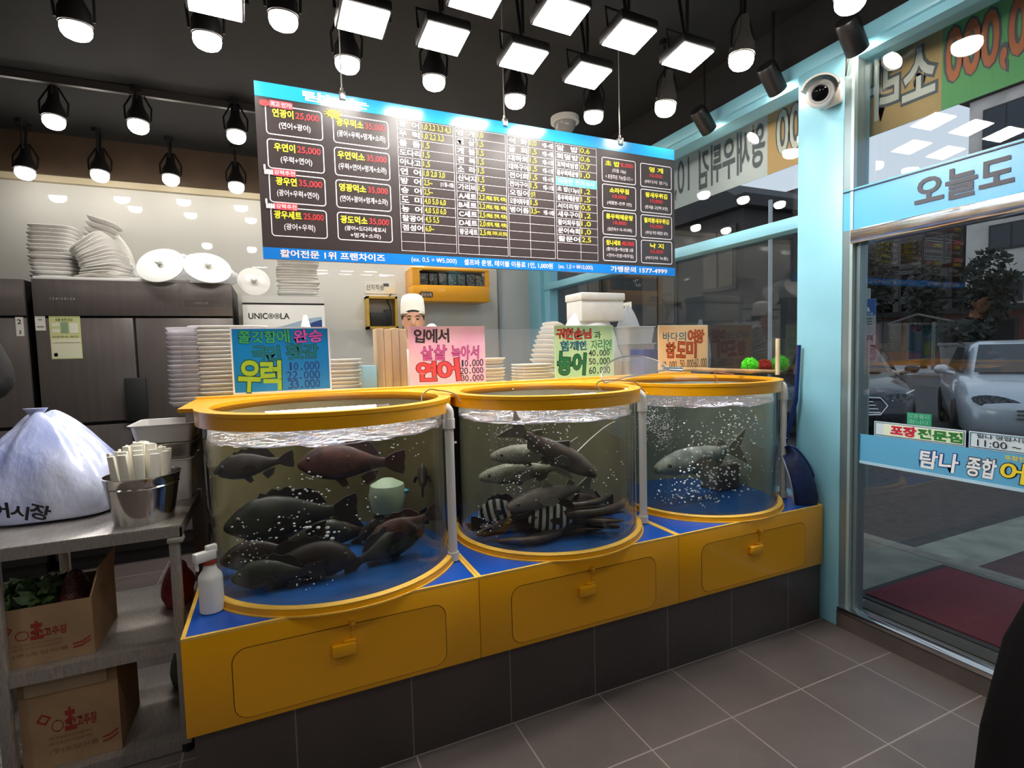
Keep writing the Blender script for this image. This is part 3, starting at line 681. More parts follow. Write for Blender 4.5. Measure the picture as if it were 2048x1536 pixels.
# white pvc drain pipes
def drain(x, y, label, lo=CZ1 + .004, into=(-.09, .05)):
    t = thing('drain_pipe', (x, y, lo), label, 'pipe', 'white drain pipes'); z = 1.285
    build('pipe', MB().tube([(x, y, lo + .001), (x, y, z - .07)], .0185, 18), PVC, t)
    el = [(x, y, z - .075), (x, y, z - .03)] + [(x + into[0] * .45 * (1 - math.cos(k * PI / 12)), y + into[1] * .45 * (1 - math.cos(k * PI / 12)), z - .03 + .03 * math.sin(k * PI / 12)) for k in range(1, 7)] + [(x + into[0] * .8, y + into[1] * .8, z)]
    build('elbow', MB().tube(el, .0215, 18), PVC, t)
    build('coupling', MB().tube([(x, y, z - .095), (x, y, z - .055)], .0245, 18), PVC, t)
    build('foot_socket', MB().tube([(x, y, lo), (x, y, lo + .035)], .0235, 18), PVC, t)
    m = MB(); m.box(x + .017, x + .03, y - .004, y + .004, 1.125, 1.133); build('bleed_nipple', m, PVC, t)
q = P(907, 1121, 2, CZ1); drain(q.x, q.y, 'white drain pipe between the largest tank and the middle tank')
q = P(1287, 1046, 2, CZ1); drain(q.x, q.y, 'white drain pipe between the middle tank and the right tank')
drain(2.585, 2.075, 'white drain pipe at the right end beside the blue pillar', into=(-.05, .09))

# ------------------------------------------------------------------ fish
def fish_mat(name, c1, c2, kind):
    if name in MATS: return MATS[name]
    m = mat(name, c1, .42, noise=.5, nscale=14, col2=c2); t = m.node_tree; b = t.nodes['Principled BSDF']; src = b.inputs['Base Color'].links[0].from_socket
    tcn = t.nodes.new('ShaderNodeTexCoord')
    if kind == 'scale':
        v = t.nodes.new('ShaderNodeTexVoronoi'); v.feature = 'DISTANCE_TO_EDGE'; v.inputs['Scale'].default_value = 130; t.links.new(tcn.outputs['Object'], v.inputs['Vector'])
        rm = t.nodes.new('ShaderNodeValToRGB'); rm.color_ramp.elements[0].position = .02; rm.color_ramp.elements[1].position = .16; t.links.new(v.outputs[0], rm.inputs[0])
        mx = t.nodes.new('ShaderNodeMix'); mx.data_type = 'RGBA'; mx.inputs[6].default_value = lin((104, 104, 94)); t.links.new(rm.outputs[0], mx.inputs[0]); t.links.new(src, mx.inputs[7]); t.links.new(mx.outputs[2], b.inputs['Base Color'])
    if kind == 'stripe':
        wv = t.nodes.new('ShaderNodeTexWave'); wv.bands_direction = 'X'; wv.inputs['Scale'].default_value = 9.5; wv.inputs['Distortion'].default_value = 1.0; wv.inputs['Detail'].default_value = 1; t.links.new(tcn.outputs['Object'], wv.inputs['Vector'])
        rm = t.nodes.new('ShaderNodeValToRGB'); rm.color_ramp.elements[0].position = .42; rm.color_ramp.elements[1].position = .55
        rm.color_ramp.elements[0].color = lin((26, 26, 26)); rm.color_ramp.elements[1].color = lin((196, 196, 182)); t.links.new(wv.outputs['Fac'], rm.inputs[0]); t.links.new(rm.outputs[0], b.inputs['Base Color'])
    return m
PROF = {  # (position along body 0 nose .. 1 tail root, half height, half width, centre offset)
 'rock': [(0, .02, .018, -.02), (.04, .055, .04, -.015), (.12, .11, .066, 0), (.25, .165, .085, .012), (.42, .185, .088, .012), (.6, .155, .072, .01), (.78, .095, .045, .004), (.92, .052, .024, 0), (1, .048, .014, 0)],
 'mullet': [(0, .022, .03, -.01), (.05, .046, .044, -.004), (.14, .072, .06, 0), (.3, .10, .073, 0), (.5, .104, .072, 0), (.7, .08, .052, 0), (.88, .044, .024, 0), (1, .036, .012, 0)],
 'stripe': [(0, .03, .02, -.02), (.06, .09, .04, -.01), (.16, .165, .062, 0), (.35, .23, .075, .01), (.55, .22, .07, .01), (.75, .14, .045, .004), (.92, .055, .022, 0), (1, .046, .014, 0)],
 'eel': [(0, .010, .010, 0), (.03, .024, .022, 0), (.1, .032, .03, 0), (.4, .034, .03, 0), (.75, .028, .022, 0), (.95, .012, .008, 0), (1, .004, .003, 0)]}
FINM = {}
def fish(label, kind, L, pos, yaw, pitch=0, roll=0, bend=.0, m=None, fm=None, group=None, name='fish'):
    """nose towards +X before turning"""
    if kind == 'rock': L *= .80
    t = thing(name, (0, 0, 0), label, 'fish', group); pr = PROF[kind]; N = 20; rs = []
    def cv(u): return bend * L * math.sin(u * PI * (1.6 if kind == 'eel' else 1.1)) * (2.2 if kind == 'eel' else 1)
    bl = 1.0 if kind == 'eel' else .82
    P2 = []
    for i in range(len(pr) - 1):
        for k in range(3):
            f = k / 3; P2.append(tuple(pr[i][q] + (pr[i + 1][q] - pr[i][q]) * f for q in range(4)))
    P2.append(pr[-1])
    for u, h, w_, o in P2:
        x = L * (.5 - u * bl); rs.append([Vector((x, cv(u) + L * w_ * math.cos(2 * PI * j / N), L * (o + h * math.sin(2 * PI * j / N)))) for j in range(N)])
    build('body', MB().rings(rs), m, t, sharp=70, sub=1)
    def fin(nm, pts, thick=.004, off=(0, 0, 0)):
        mb = MB(); vs = []; n = len(pts)
        for s in (-1, 1): vs += [Vector((L * x, off[1] + cv(min(1, max(0, (.5 - x) / bl))) + s * thick, L * z)) for x, z in pts]
        mb.add(vs, [tuple(range(n)), tuple(range(2 * n - 1, n - 1, -1))] + [(i, n + i, n + (i + 1) % n, (i + 1) % n) for i in range(n)]); return build(nm, mb, fm or m, t, sharp=30)
    if kind == 'eel':
        fin('fin', [(.3, .03), (.1, .045), (-.3, .038), (-.5, .004), (-.3, .0), (.1, .0)], .0015)
    else:
        tl = {'rock': [(-.31, .045), (-.40, .10), (-.49, .125), (-.505, .06), (-.495, 0), (-.505, -.06), (-.49, -.12), (-.40, -.095), (-.31, -.045)],
              'mullet': [(-.31, .034), (-.40, .085), (-.52, .15), (-.47, .05), (-.44, 0), (-.47, -.05), (-.52, -.15), (-.40, -.085), (-.31, -.034)],
              'stripe': [(-.31, .044), (-.40, .11), (-.5, .15), (-.47, .05), (-.45, 0), (-.47, -.05), (-.5, -.15), (-.40, -.11), (-.31, -.044)]}[kind]
        fin('tail_fin', tl)
        hh = max(p[1] for p in pr)
        if kind == 'mullet':
            fin('dorsal_fin', [(.12, .09), (.08, .155), (.0, .10), (-.02, .085)]); fin('dorsal_fin', [(-.16, .07), (-.2, .12), (-.27, .06), (-.24, .045)])
        else:
            fin('dorsal_fin', [(.27, hh * .86), (.24, hh * 1.18), (.2, hh * 1.1), (.15, hh * 1.32), (.1, hh * 1.2), (.05, hh * 1.34), (-.02, hh * 1.16), (-.1, hh * 1.2), (-.17, hh * 1.05), (-.26, hh * .4), (-.2, hh * .4), (0, hh * .7)])
        fin('anal_fin', [(-.08, -hh * .75), (-.14, -hh * 1.2), (-.22, -hh * .9), (-.25, -hh * .4), (-.15, -hh * .5)])
        fin('pelvic_fin', [(.16, -hh * .85), (.08, -hh * 1.3), (.03, -hh * 1.15), (.06, -hh * .8)])
        for s in (1, -1):
            mb = MB(); w_ = L * .085 * s * (.8 if kind != 'rock' else 1)
            pts = [(.19, -.01), (.12, .035), (.04, .03), (.0, -.03), (.06, -.07), (.15, -.05)]
            vs = [Vector((L * x, w_ * 1.0 + s * (.19 - x) * L * .35 + cv(.3) + q, L * z)) for q in (0, .003) for x, z in pts]; n = len(pts)
            mb.add(vs, [tuple(range(n)), tuple(range(2 * n - 1, n - 1, -1))] + [(i, n + i, n + (i + 1) % n, (i + 1) % n) for i in range(n)]); build('pectoral_fin', mb, fm or m, t)
            ex, ez = .40, (.045 if kind == 'rock' else .03 if kind == 'stripe' else .014)
            ew = {'rock': .062, 'stripe': .055, 'mullet': .053}[kind]
            e = build('eye', MB().ball((L * ex, s * L * ew * .86 + cv(.1), L * ez), L * .02, 12, 8), mat('fish eye ring', (104, 96, 78), .3), t)
            build('pupil', MB().ball((L * ex, s * (L * ew * .86 + L * .011) + cv(.1), L * ez), L * .0125, 10, 8), INKB, e)
    pos = Vector(pos); tk = min(TK, key=lambda q: (q[0] - pos.x) ** 2 + (q[1] - pos.y) ** 2); hz = L * .5 * math.sin(pitch); dv = Vector((math.cos(yaw) * math.cos(pitch), math.sin(yaw) * math.cos(pitch), 0))
    for it in range(12):                                        # keep nose, tail and flanks inside the glass
        for e, wd in ((.5, .02), (.32, .09), (-.1, .08), (-.5, .03)):
            p = pos + dv * (L * e); v = Vector((p.x - tk[0], p.y - tk[1], 0)); ov = v.length - (tk[2] - .024 - L * wd)
            if ov > 0: pos -= v.normalized() * ov * .7
    hb = L * max(p[1] for p in pr); top = TZW - .012 - max(abs(hz), hb * 1.1); bot = TZ0 + .018 + max(abs(hz) * .7, hb * .92)
    pos.z = max(min(pos.z, top), bot)
    t.rotation_euler = (roll, -pitch, yaw); t.location = pos
    return t
FDARK = fish_mat('dark rockfish skin', (60, 50, 46), (36, 32, 30), 'x'); FBRN = fish_mat('reddish brown rockfish skin', (98, 66, 58), (60, 44, 40), 'x'); FGRN = fish_mat('olive rockfish skin', (58, 60, 50), (34, 38, 36), 'x')
FFIN = mat('dark fish fin', (40, 35, 33), .5); FFINR = mat('brown fish fin', (72, 54, 48), .5)
FMUL = fish_mat('silver mullet scales', (190, 190, 170), (150, 150, 130), 'scale'); FMFIN = mat('pale grey fin', (122, 120, 106), .5)
FMUL2 = fish_mat('grey brown mullet back', (130, 120, 112), (104, 96, 90), 'x')
FSTR = fish_mat('striped fish skin', (60, 60, 60), (40, 40, 40), 'stripe'); FEEL = fish_mat('brown eel skin', (92, 78, 68), (60, 52, 48), 'x'); FPALE = fish_mat('pale grey bream skin', (176, 182, 172), (120, 128, 122), 'x')
def fp(px, py, y): return P(px, py, 1, y)
TKN = ['in the largest tank', 'in the middle tank', 'in the tank beside the pillar']
G1, G2 = 'rockfish in the largest tank', 'fish in the middle tank'
fish('reddish brown rockfish, biggest, near the water surface in the largest tank', 'rock', .50, fp(705, 925, 2.12), math.radians(172), math.radians(4), m=FBRN, fm=FFINR, group=G1)
fish('dark rockfish showing its tail at upper left in the largest tank', 'rock', .36, fp(505, 930, 2.3), math.radians(190), math.radians(-2), m=FDARK, fm=FFIN, group=G1)
fish('long dark olive rockfish crossing the middle of the largest tank', 'rock', .60, fp(575, 1035, 2.18), math.radians(184), math.radians(1), m=FGRN, fm=FFIN, group=G1)
fish('brown rockfish rising at the lower right inside the largest tank', 'rock', .40, fp(825, 1055, 2.15), math.radians(168), math.radians(-22), m=FBRN, fm=FFINR, group=G1)
fish('dark rockfish resting on the blue bottom, head right, in the largest tank', 'rock', .52, fp(600, 1165, 2.12), math.radians(-2), math.radians(-1), m=FDARK, fm=FFIN, group=G1)
fish('olive rockfish lying tilted at the bottom right of the largest tank', 'rock', .44, fp(770, 1110, 2.16), math.radians(12), math.radians(14), m=FGRN, fm=FFIN, group=G1)
fish('dark rockfish with a pale belly behind the others in the largest tank', 'rock', .40, fp(690, 1065, 2.45), math.radians(176), math.radians(4), m=FDARK, fm=FFIN, group=G1)
fish('dark rockfish seen end on at the right wall of the largest tank', 'rock', .34, fp(868, 955, 2.38), math.radians(75), math.radians(6), m=FDARK, fm=FFIN, group=G1)
for lb, L, px, py, y, yw, pt, m_ in (('dark rockfish at the lower left wall of the largest tank', .44, 490, 1120, 2.3, 178, 3, FDARK), ('olive rockfish low in the centre of the largest tank', .46, 620, 1110, 2.42, 6, 2, FGRN), ('dark rockfish low at the right behind the brown one', .42, 800, 1100, 2.44, 186, -6, FDARK), ('olive rockfish pressed to the front glass at the bottom', .40, 520, 1185, 2.06, 170, 2, FGRN)):
    fish(lb, 'rock', L, fp(px, py, y), math.radians(yw), math.radians(pt), m=m_, fm=FFIN, group=G1)
fish('silver scaled mullet facing left near the top of the middle tank', 'mullet', .44, fp(1040, 915, 2.08), math.radians(182), math.radians(3), m=FMUL, fm=FMFIN, group=G2)
fish('grey brown mullet diving to the lower right in the middle tank', 'mullet', .50, fp(1105, 870, 2.06), math.radians(-6), math.radians(-32), roll=.3, m=FMUL2, fm=FMFIN, group=G2)
fish('dull scaled mullet facing left below the silver one in the middle tank', 'mullet', .46, fp(1015, 950, 2.16), math.radians(176), math.radians(-1), m=FMUL, fm=FMFIN, group=G2)
fish('grey brown mullet pointing left just above the striped fish', 'mullet', .46, fp(1105, 990, 2.08), math.radians(182), math.radians(-5), m=FMUL2, fm=FMFIN, group=G2)
fish('black and white striped fish at the lower left of the middle tank', 'stripe', .24, fp(970, 1028, 2.12), math.radians(150), math.radians(-12), m=FSTR, fm=FFIN, group=G2)
fish('black and white striped fish, lower one of the pair at the right', 'stripe', .30, fp(1120, 1035, 2.06), math.radians(172), math.radians(4), m=FSTR, fm=FFIN, group=G2)
fish('black and white striped fish, upper one of the pair at the right', 'stripe', .28, fp(1108, 1008, 2.22), math.radians(178), math.radians(2), m=FSTR, fm=FFIN, group=G2)
for k, (px, py, y, L, yw, bd, lb) in enumerate(((1090, 1072, 2.06, .52, 178, .05, 'brown eel lying nearest the glass at the bottom of the middle tank'), (1050, 1085, 2.16, .58, 166, -.06, 'brown eel curled in front of the striped pair in the middle tank'), (1150, 1062, 2.2, .5, 8, .05, 'brown eel stretching right along the bottom of the middle tank'), (1020, 1062, 2.3, .5, 150, .06, 'brown eel at the back left bottom of the middle tank'))):
    fish(lb, 'eel', L, fp(px, py, y), math.radians(yw), 0, 0, bd, m=FEEL, group=G2, name='eel')
for k in range(11):
    a_ = R.uniform(0, 6.28); fish('dark eel tangled in the heap on the bottom of the middle tank', 'eel', R.uniform(.42, .6), (TK[1][0] - .02 + .10 * math.cos(k * 2.4), TK[1][1] - .10 + .15 * math.sin(k * 2.4), TZ0 + .030 + .010 * k), R.uniform(-.5, .5) + (PI if k % 2 else 0), R.uniform(-.05, .05), 0, R.choice((-.06, .05, .07)), m=FEEL, group='eels heaped in the middle tank', name='eel')
for lb, px, py, y, L, yw in (('dark rockfish lying low at the left behind the striped fish', 990, 1060, 2.35, .36, 20), ('dark rockfish lying low behind the striped pair', 1100, 1045, 2.42, .40, 176), ('dark rockfish low at the right of the middle tank', 1200, 1030, 2.36, .34, 160)):
    fish(lb, 'rock', L, fp(px, py, y), math.radians(yw), 0, m=FDARK, fm=FFIN, group=G2)
fish('large pale fish facing the left wall of the tank beside the pillar', 'mullet', .70, fp(1372, 922, 2.2), math.radians(184), math.radians(-4), m=FPALE, fm=FMFIN, name='fish')
# grey box in the third tank, green scoop in the first
gb = build('filter_box', MB().box(2.32, 2.5, 2.30, 2.44, TZ0 + .016, .80, .008), mat('grey filter plastic', (92, 92, 88), .6)); tag(gb, 'grey filter box standing on the blue bottom of the tank beside the pillar', 'filter')
q = fp(775, 990, 2.42)
cp = thing('air_stone_cup', tuple(q), 'pale green cup with a blue knob among the rockfish', 'cup')
build('cup', MB().lathe([(.02, -.09), (.07, -.07), (.085, 0), (.075, .05), (.03, .075), (.01, .078)], q, 24), mat('pale green plastic', (168, 186, 160), .5), cp)
build('knob', MB().lathe([(.003, 0), (.022, .004), (.024, .018), (.01, .024)], q + Vector((.07, -.02, .0)), 16), mat('cyan plastic', (70, 160, 190), .4), cp)
# bubbles: uncountable
BUB = mat('air bubble', (232, 238, 240), .12, spec=.8)
def bubbles(label, spots, seed):
    q = random.Random(seed); mb = MB()
    for (px, py, y, sx, sz, n, r) in spots:
        for k in range(n):
            p = P(px + q.gauss(0, sx), py + q.gauss(0, sz), 1, y + q.uniform(-.02, .04)); mb.ball(p, r * q.uniform(.5, 1.3), 6, 5, sc=(1.3, 1, .9))
    o = build('bubbles', mb, BUB); tag(o, label, 'bubbles', None, 'stuff'); return o
bubbles('air bubbles drifting among the rockfish in the largest tank', [(610, 980, 1.98, 22, 20, 38, .0036), (580, 1050, 1.98, 40, 14, 26, .003), (500, 1085, 2.0, 22, 22, 40, .0024), (640, 1066, 1.98, 30, 8, 10, .005), (720, 1000, 2.0, 25, 25, 14, .003), (630, 1170, 2.0, 22, 14, 20, .002), (780, 890, 2.0, 50, 18, 22, .0026)], 1)
bubbles('air bubbles rising among the fish in the middle tank', [(1020, 860, 2.1, 22, 28, 170, .0022), (1105, 850, 2.0, 22, 22, 40, .0028), (1070, 900, 1.98, 30, 25, 40, .003), (1030, 965, 1.98, 26, 18, 34, .003), (1185, 960, 2.0, 30, 40, 34, .003), (990, 1050, 1.98, 20, 16, 22, .0022)], 2)
bubbles('white air bubbles streaming through the tank beside the pillar', [(1330, 860, 2.1, 14, 26, 260, .002), (1300, 840, 2.08, 10, 20, 160, .002), (1440, 880, 2.02, 50, 30, 70, .0042), (1430, 930, 2.0, 34, 40, 130, .0044), (1400, 970, 2.0, 34, 20, 80, .0044), (1470, 850, 2.0, 24, 26, 60, .0042), (1500, 940, 2.0, 26, 10, 24, .0036), (1350, 985, 2.0, 26, 14, 40, .0026)], 3)

# ------------------------------------------------------------------ ceiling lamps
def spot_proto(holder):
    t = thing('spot_lamp', (0, 0, 0), 'x', 'lamp')
    build('holder', MB().lathe([(.012, .20), (.022, .19), (.026, .14), (.034, .11), (.05, .075), (.053, .03), (.049, .03), (.046, .07), (.02, .10)], (0, 0, 0), 24), holder, t)
    m = MB(); m.tube([(-.058, 0, .045), (-.062, 0, .12), (-.02, 0, .205), (.02, 0, .205), (.062, 0, .12), (.058, 0, .045)], .005, 6); build('yoke', m, DKM, t)
    build('bulb', MB().lathe([(.024, .095), (.04, .06), (.046, .034), (.0475, .026)], (0, 0, 0), 24, caps=False), mat('bulb reflector', (226, 222, 214), .2, .6), t)
    build('bulb_face', MB().lathe([(.0475, .026), (.049, .012), (.046, -.002), (.037, -.014), (.021, -.021), (.001, -.024)], (0, 0, 0), 24, caps=False), BULB, t)
    ld = bpy.data.lights.new('beam', 'SPOT'); ld.energy = SPOT_W; ld.spot_size = math.radians(125); ld.spot_blend = .7; ld.shadow_soft_size = .04; ld.color = (1, .965, .92)
    lo = bpy.data.objects.new('beam', ld); COL.objects.link(lo); lo.parent = t; lo.location = (0, 0, -.06)
    t.scale = (1.22, 1.22, 1.22)
    return t
SPD = None; SPC = None; STEMS = []
def spot(p, label, group, tilt=(0, 0), chrome=False, top=CZ):
    global SPD, SPC
    pr = SPC if chrome else SPD
    if pr is None:
        pr = spot_proto(mat('chrome lamp holder', (200, 196, 190), .15, .9) if chrome else DKM); t = pr
        if chrome: SPC = pr
        else: SPD = pr
    else: t = dup(pr, p)
    t.location = p; t.rotation_euler = (tilt[0], tilt[1], 0); tag(t, label, 'lamp', group)
    h = top - p[2]
    st = build('stem', MB().tube([(0, 0, .19), (0, 0, h - .001)], .007, 8).lathe([(.03, h - .03), (.03, h - .001), (.001, h - .001)], n=16), DKM); 
    st.parent = t
    st.matrix_parent_inverse = (t.rotation_euler.to_matrix() @ Matrix.Diagonal(t.scale)).inverted().to_4x4()
    return t
def flood_proto():
    t = thing('flood_lamp', (0, 0, 0), 'x', 'lamp')
    build('housing', MB().box(-.098, .098, -.082, .082, .0, .045, .008).box(-.07, .07, -.05, .05, .045, .07, .006), DKM, t)
    build('lit_panel', MB().box(-.088, .088, -.072, .072, -.004, .0), LAMP, t)
    m = MB(); m.tube([(-.108, 0, .02), (-.108, 0, .11), (.108, 0, .11), (.108, 0, .02)], .007, 6, flat=.5); build('bracket', m, DKM, t)
    return t
FLP = flood_proto()
def flood(p, label, group):
    global FLP
    if FLP['label'] == 'x': t = FLP
    else: t = dup(FLP, p)
    t.location = p; t.rotation_euler = (math.radians(-10), 0, math.radians(3)); tag(t, label, 'lamp', group)
    h = CZ - p[2]; st = build('stem', MB().tube([(0, 0, .11), (0, 0, h - .001)], .008, 8).lathe([(.035, h - .03), (.035, h - .001), (.001, h - .001)], n=16), DKM)
    st.parent = t; st.matrix_parent_inverse = t.rotation_euler.to_matrix().inverted().to_4x4()
FZ = 2.82
ga = 'flood lamps in the row just in front of the menu board'
for k, (px, py) in enumerate([(430, 2), (727, 40), (887, 78), (1047, 118), (1176, 152)]):
    flood(P(px, py, 2, FZ), 'square flood lamp in the row by the menu board, %s from the left' % ORD[k], ga)
gb_ = 'flood lamps in the row nearer the camera'
for k, (px, py) in enumerate([(955, -6), (1122, 32), (1258, 75), (1375, 115)]):
    flood(P(px, py, 2, FZ), 'square flood lamp in the row nearer the camera, %s from the left' % ORD[k], gb_)
gs = 'round spot lamps behind the menu board'
for k, (px, py) in enumerate([(695, 135), (868, 170), (1030, 207), (1187, 238)]):
    spot(P(px, py, 2, 2.95), 'round lit spot lamp just above the menu board edge, %s from the left' % ORD[k], gs, (math.radians(6), 0))
for px, py, lb in ((153, 67, 'round lit spot lamp alone at the upper left of the ceiling'), (415, 88, 'round lit spot lamp left of the menu board, lower of the two'), (567, 48, 'round lit spot lamp left of the menu board, upper of the two')):
    spot(P(px, py, 2, 2.95), lb, 'round spot lamps left of the board', (math.radians(8), 0))
spot(P(1330, 222, 2, 2.9), 'bright chrome spot lamp beside the right end of the menu board', 'spot lamps at the shopfront', (0, math.radians(8)), True)
spot(P(1482, 127, 2, 2.93), 'round lit spot lamp between the flood lamps and the shopfront beam', 'spot lamps at the shopfront', (0, math.radians(5)), True)
spot(P(1700, 10, 2, 2.93), 'round lit spot lamp at the top edge above the security camera', 'spot lamps at the shopfront', (0, math.radians(5)), True)
for o_ in SPC.users_collection[0].objects:
    if o_.type == 'LIGHT' and o_.parent and o_.parent.get('group') == 'spot lamps at the shopfront': o_.data = o_.data.copy(); o_.data.energy = SPOT_W * .3
for k, (px, py) in enumerate([(108, 248), (277, 257), (473, 277)]):
    spot(P(px, py, 2, 3.03), 'round lit spot lamp on the ceiling track over the kitchen, %s from the left' % ORD[k], 'spot lamps on the kitchen track', (math.radians(-10), 0))
for k, (px, py) in enumerate([(50, 350), (200, 355), (342, 363), (473, 378)]):
    sw = spot(P(px, py, 1, 5.12), 'spot lamp in front of the brown band over the white wall, %s from the left' % ORD[k], 'spot lamps along the white wall', (math.radians(-14), 0))
    for c in sw.children:
        if c.type == 'LIGHT': c.data = c.data.copy(); c.data.energy = SPOT_W * .15
q0, q1 = P(-300, 185, 2, 3.27), P(505, 213, 2, 3.27)
for k in range(4):
    sw = spot((.28 + .5 * k, 5.12, 2.95), 'spot lamp at the white wall hidden behind the menu board', 'spot lamps along the white wall behind the board', (math.radians(-14), 0))
    for c in sw.children:
        if c.type == 'LIGHT': c.data = c.data.copy(); c.data.energy = SPOT_W * .7
for k in range(4): spot((.42 + .55 * k, 4.22, 3.03), 'spot lamp on the kitchen track hidden behind the menu board', 'spot lamps on the kitchen track behind the board', (math.radians(-10), 0))
tk = build('ceiling_track', MB().box(-4, 2.4, 4.27, 4.30, 3.25, 3.298), mat('grey track metal', (70, 66, 64), .4, .6)); tag(tk, 'thin grey lighting track across the kitchen ceiling', 'track')
# black directional cans along the shopfront beam
for k, (px, py, lb) in enumerate(((1408, 243, 'black can spotlight at the beam, farthest from the door'), (1545, 160, 'black can spotlight at the beam left of the pillar'), (1705, 75, 'black can spotlight at the beam above the pillar'))):
    c = P(px, py, 0, 2.56); t = thing('can_spotlight', tuple(c), lb, 'lamp', 'black can spotlights')
    Mx = Matrix.Rotation(math.radians(-50), 4, 'Y') @ Matrix.Rotation(math.radians(8), 4, 'X')
    build('can', MB().lathe([(.001, .09), (.045, .09), (.05, .08), (.05, -.07), (.046, -.07), (.044, .05)], c, 24, M=Mx), BLK, t)
    build('lit_face', MB().lathe([(.045, -.055), (.03, -.06), (.001, -.062)], c, 24, M=Mx, caps=False), mat('can bulb face', (255, 240, 220), emit=60), t)
    build('arm', MB().tube([c + Vector((0, 0, .03)), c + Vector((.0, 0, .10)), (c.x, c.y, CZ - .001)], .01, 8), BLK, t)
# further lamps of the same shop behind the camera
for k, (x, y) in enumerate(((-1.6, .9), (-.4, .7), (.8, .7), (1.9, .9), (-1.6, -.8), (0, -.9), (1.6, -.9), (-2.6, 1.9), (-2.2, .2))):
    sw = spot((x, y, 2.95), 'round spot lamp over the customer floor, out of the picture', 'spot lamps over the customer floor')
    for c in sw.children:
        if c.type == 'LIGHT': c.data = c.data.copy(); c.data.energy = SPOT_W * .55

# ------------------------------------------------------------------ menu board hung from wires
MY = 2.60
def B(px, py): q = P(px, py, 1, MY); return q.x, q.z
bx0, bx1 = -.0255, 2.281; bz0_, bz1_ = 1.937, 2.698
mbd = thing('menu_board', ((bx0 + bx1) / 2, MY, bz0_), 'wide black hanging menu board with blue bands and fish prices', 'menu board')
pl = Plane((0, MY, 0), (1, 0, 0), (0, 0, 1))
mb = MB(); board(mb, pl, bx0, bz0_, bx1, bz1_, .018); build('panel', mb, mat('menu board dark print', (58, 50, 50), .3), mbd)
zh = B(600, 186)[1]; zh = bz1_ - .062; zf = bz0_ + .050
m1 = MB(); patch(m1, pl, bx0, zh, bx1, bz1_, 0, .001); build('header_band', m1, mat('board header blue', (46, 168, 236), .16, spec=.8), mbd)
m1 = MB(); patch(m1, pl, bx0, bz0_, bx1, zf, 0, .001); build('footer_band', m1, mat('board footer blue', (24, 124, 214), .25), mbd)
BM = [mat('menu white', (236, 226, 228), .5), mat('menu yellow', (236, 222, 52), .5), mat('menu red', (214, 52, 58), .5), mat('menu cyan', (84, 200, 226), .4), mat('menu badge red', (226, 70, 84), .5), mat('menu badge yellow', (244, 232, 60), .5), mat('menu dim red', (150, 44, 48), .5)]
T = MB()
write(T, pl, '탐나는', .17, zh + .010, .46, bz1_ - .008, 0, .03, .002)
write(T, pl, '활어전문 1위 프랜차이즈', B(560, 500)[0], bz0_ + .009, B(770, 520)[0], zf - .006, 0, .025, .002)
write(T, pl, '(ex. 0,5 = ₩5,000)', B(822, 500)[0], bz0_ + .010, B(913, 520)[0], zf - .010, 0, .0, .002)
write(T, pl, '셀프바 운영, 테이블 이용료 1인, 1,000원', B(927, 500)[0], bz0_ + .009, B(1105, 520)[0], zf - .009, 0, .015, .002)
write(T, pl, '(ex. 1,0 = ₩10,000)', B(1116, 500)[0], bz0_ + .009, B(1185, 520)[0], zf - .010, 0, .0, .002)
write(T, pl, '가맹문의 1577-4999', B(1221, 540)[0], bz0_ + .010, B(1334, 540)[0], zf - .007, 0, .025, .002)
# left combination boxes
cA = (B(529, 202)[0], B(656, 480)[0]); cB = (B(664, 220)[0], B(786, 490)[0])
zt_, zbm = B(529, 203)[1], B(660, 483)[1]
zr = [(zt_ + (zbm - zt_) * (i / 4) - .008, zt_ + (zbm - zt_) * ((i + 1) / 4) + .010) for i in range(4)]
LA = [('연광이', '25,000', ['(연어+광어)']), ('우연이', '25,000', ['(우럭+연어)']), ('광우연', '35,000', ['(광어+우럭+연어)']), ('광우세트', '25,000', ['(광어+우럭)'])]
LB = [('광우먹소', '35,000', ['(광어+우럭+멍게+소라)']), ('우연먹소', '35,000', ['(우럭+연어+멍게+소라)']), ('영광먹소', '35,000', ['(연어+광어+멍게+소라)']), ('광도먹소', '35,000', ['(광어+도다리세꼬시', '+멍게+소라)'])]
for i in range(4):
    for (u0, u1), (nm, pr, notes) in ((cA, LA[i]), (cB, LB[i])):
        a, b = zr[i][1], zr[i][0]; h = b - a; wd = u1 - u0
        outline(T, pl, u0, a, u1, b, .016, .0042, 0, .0012)
        k = len(nm); un = u0 + wd * (.12 if k == 3 else .06); ue = un + wd * (.115 * k + .02)
        write(T, pl, nm, un, a + h * .60, ue, a + h * .88, 1, .03, .002)
        write(T, pl, pr, ue + wd * .035, a + h * .60, u1 - wd * .06, a + h * .85, 2, .012, .002)
        n = len(notes)
        for j, tx in enumerate(notes):
            wj = min(.86, .062 * len(tx) + .12) * wd
            c = (u0 + u1) / 2
            if n == 1: write(T, pl, tx, c - wj / 2, a + h * .20, c + wj / 2, a + h * .46, 0, .012, .002)
            else: write(T, pl, tx, c - wj / 2, a + h * (.33 - .24 * j), c + wj / 2, a + h * (.53 - .24 * j), 0, .012, .002)
for row, tx in ((0, '최고 인기!'), (2, '강력추천'), (3, '강력추천')):
    u = cA[0] - .012; z = zr[row][0]
    patch(T, pl, u + .03, z - .012, u + .125, z + .018, 4, .003, .006); write(T, pl, tx, u + .036, z - .007, u + .12, z + .013, 0, .01, .004)
    if row:
        for k in range(4): patch(T, pl, u - .004 + .009 * k, z - .010, u + .004 + .009 * k, z + .012, 0, .004, .003)
        patch(T, pl, u - .006, z + .010, u + .002, z + .032, 0, .004, .003)
    else: patch(T, pl, u - .01, z - .012, u + .03, z + .015, 6, .0035, .012)
u, z = cB[0] + .005, zr[0][0] - .002
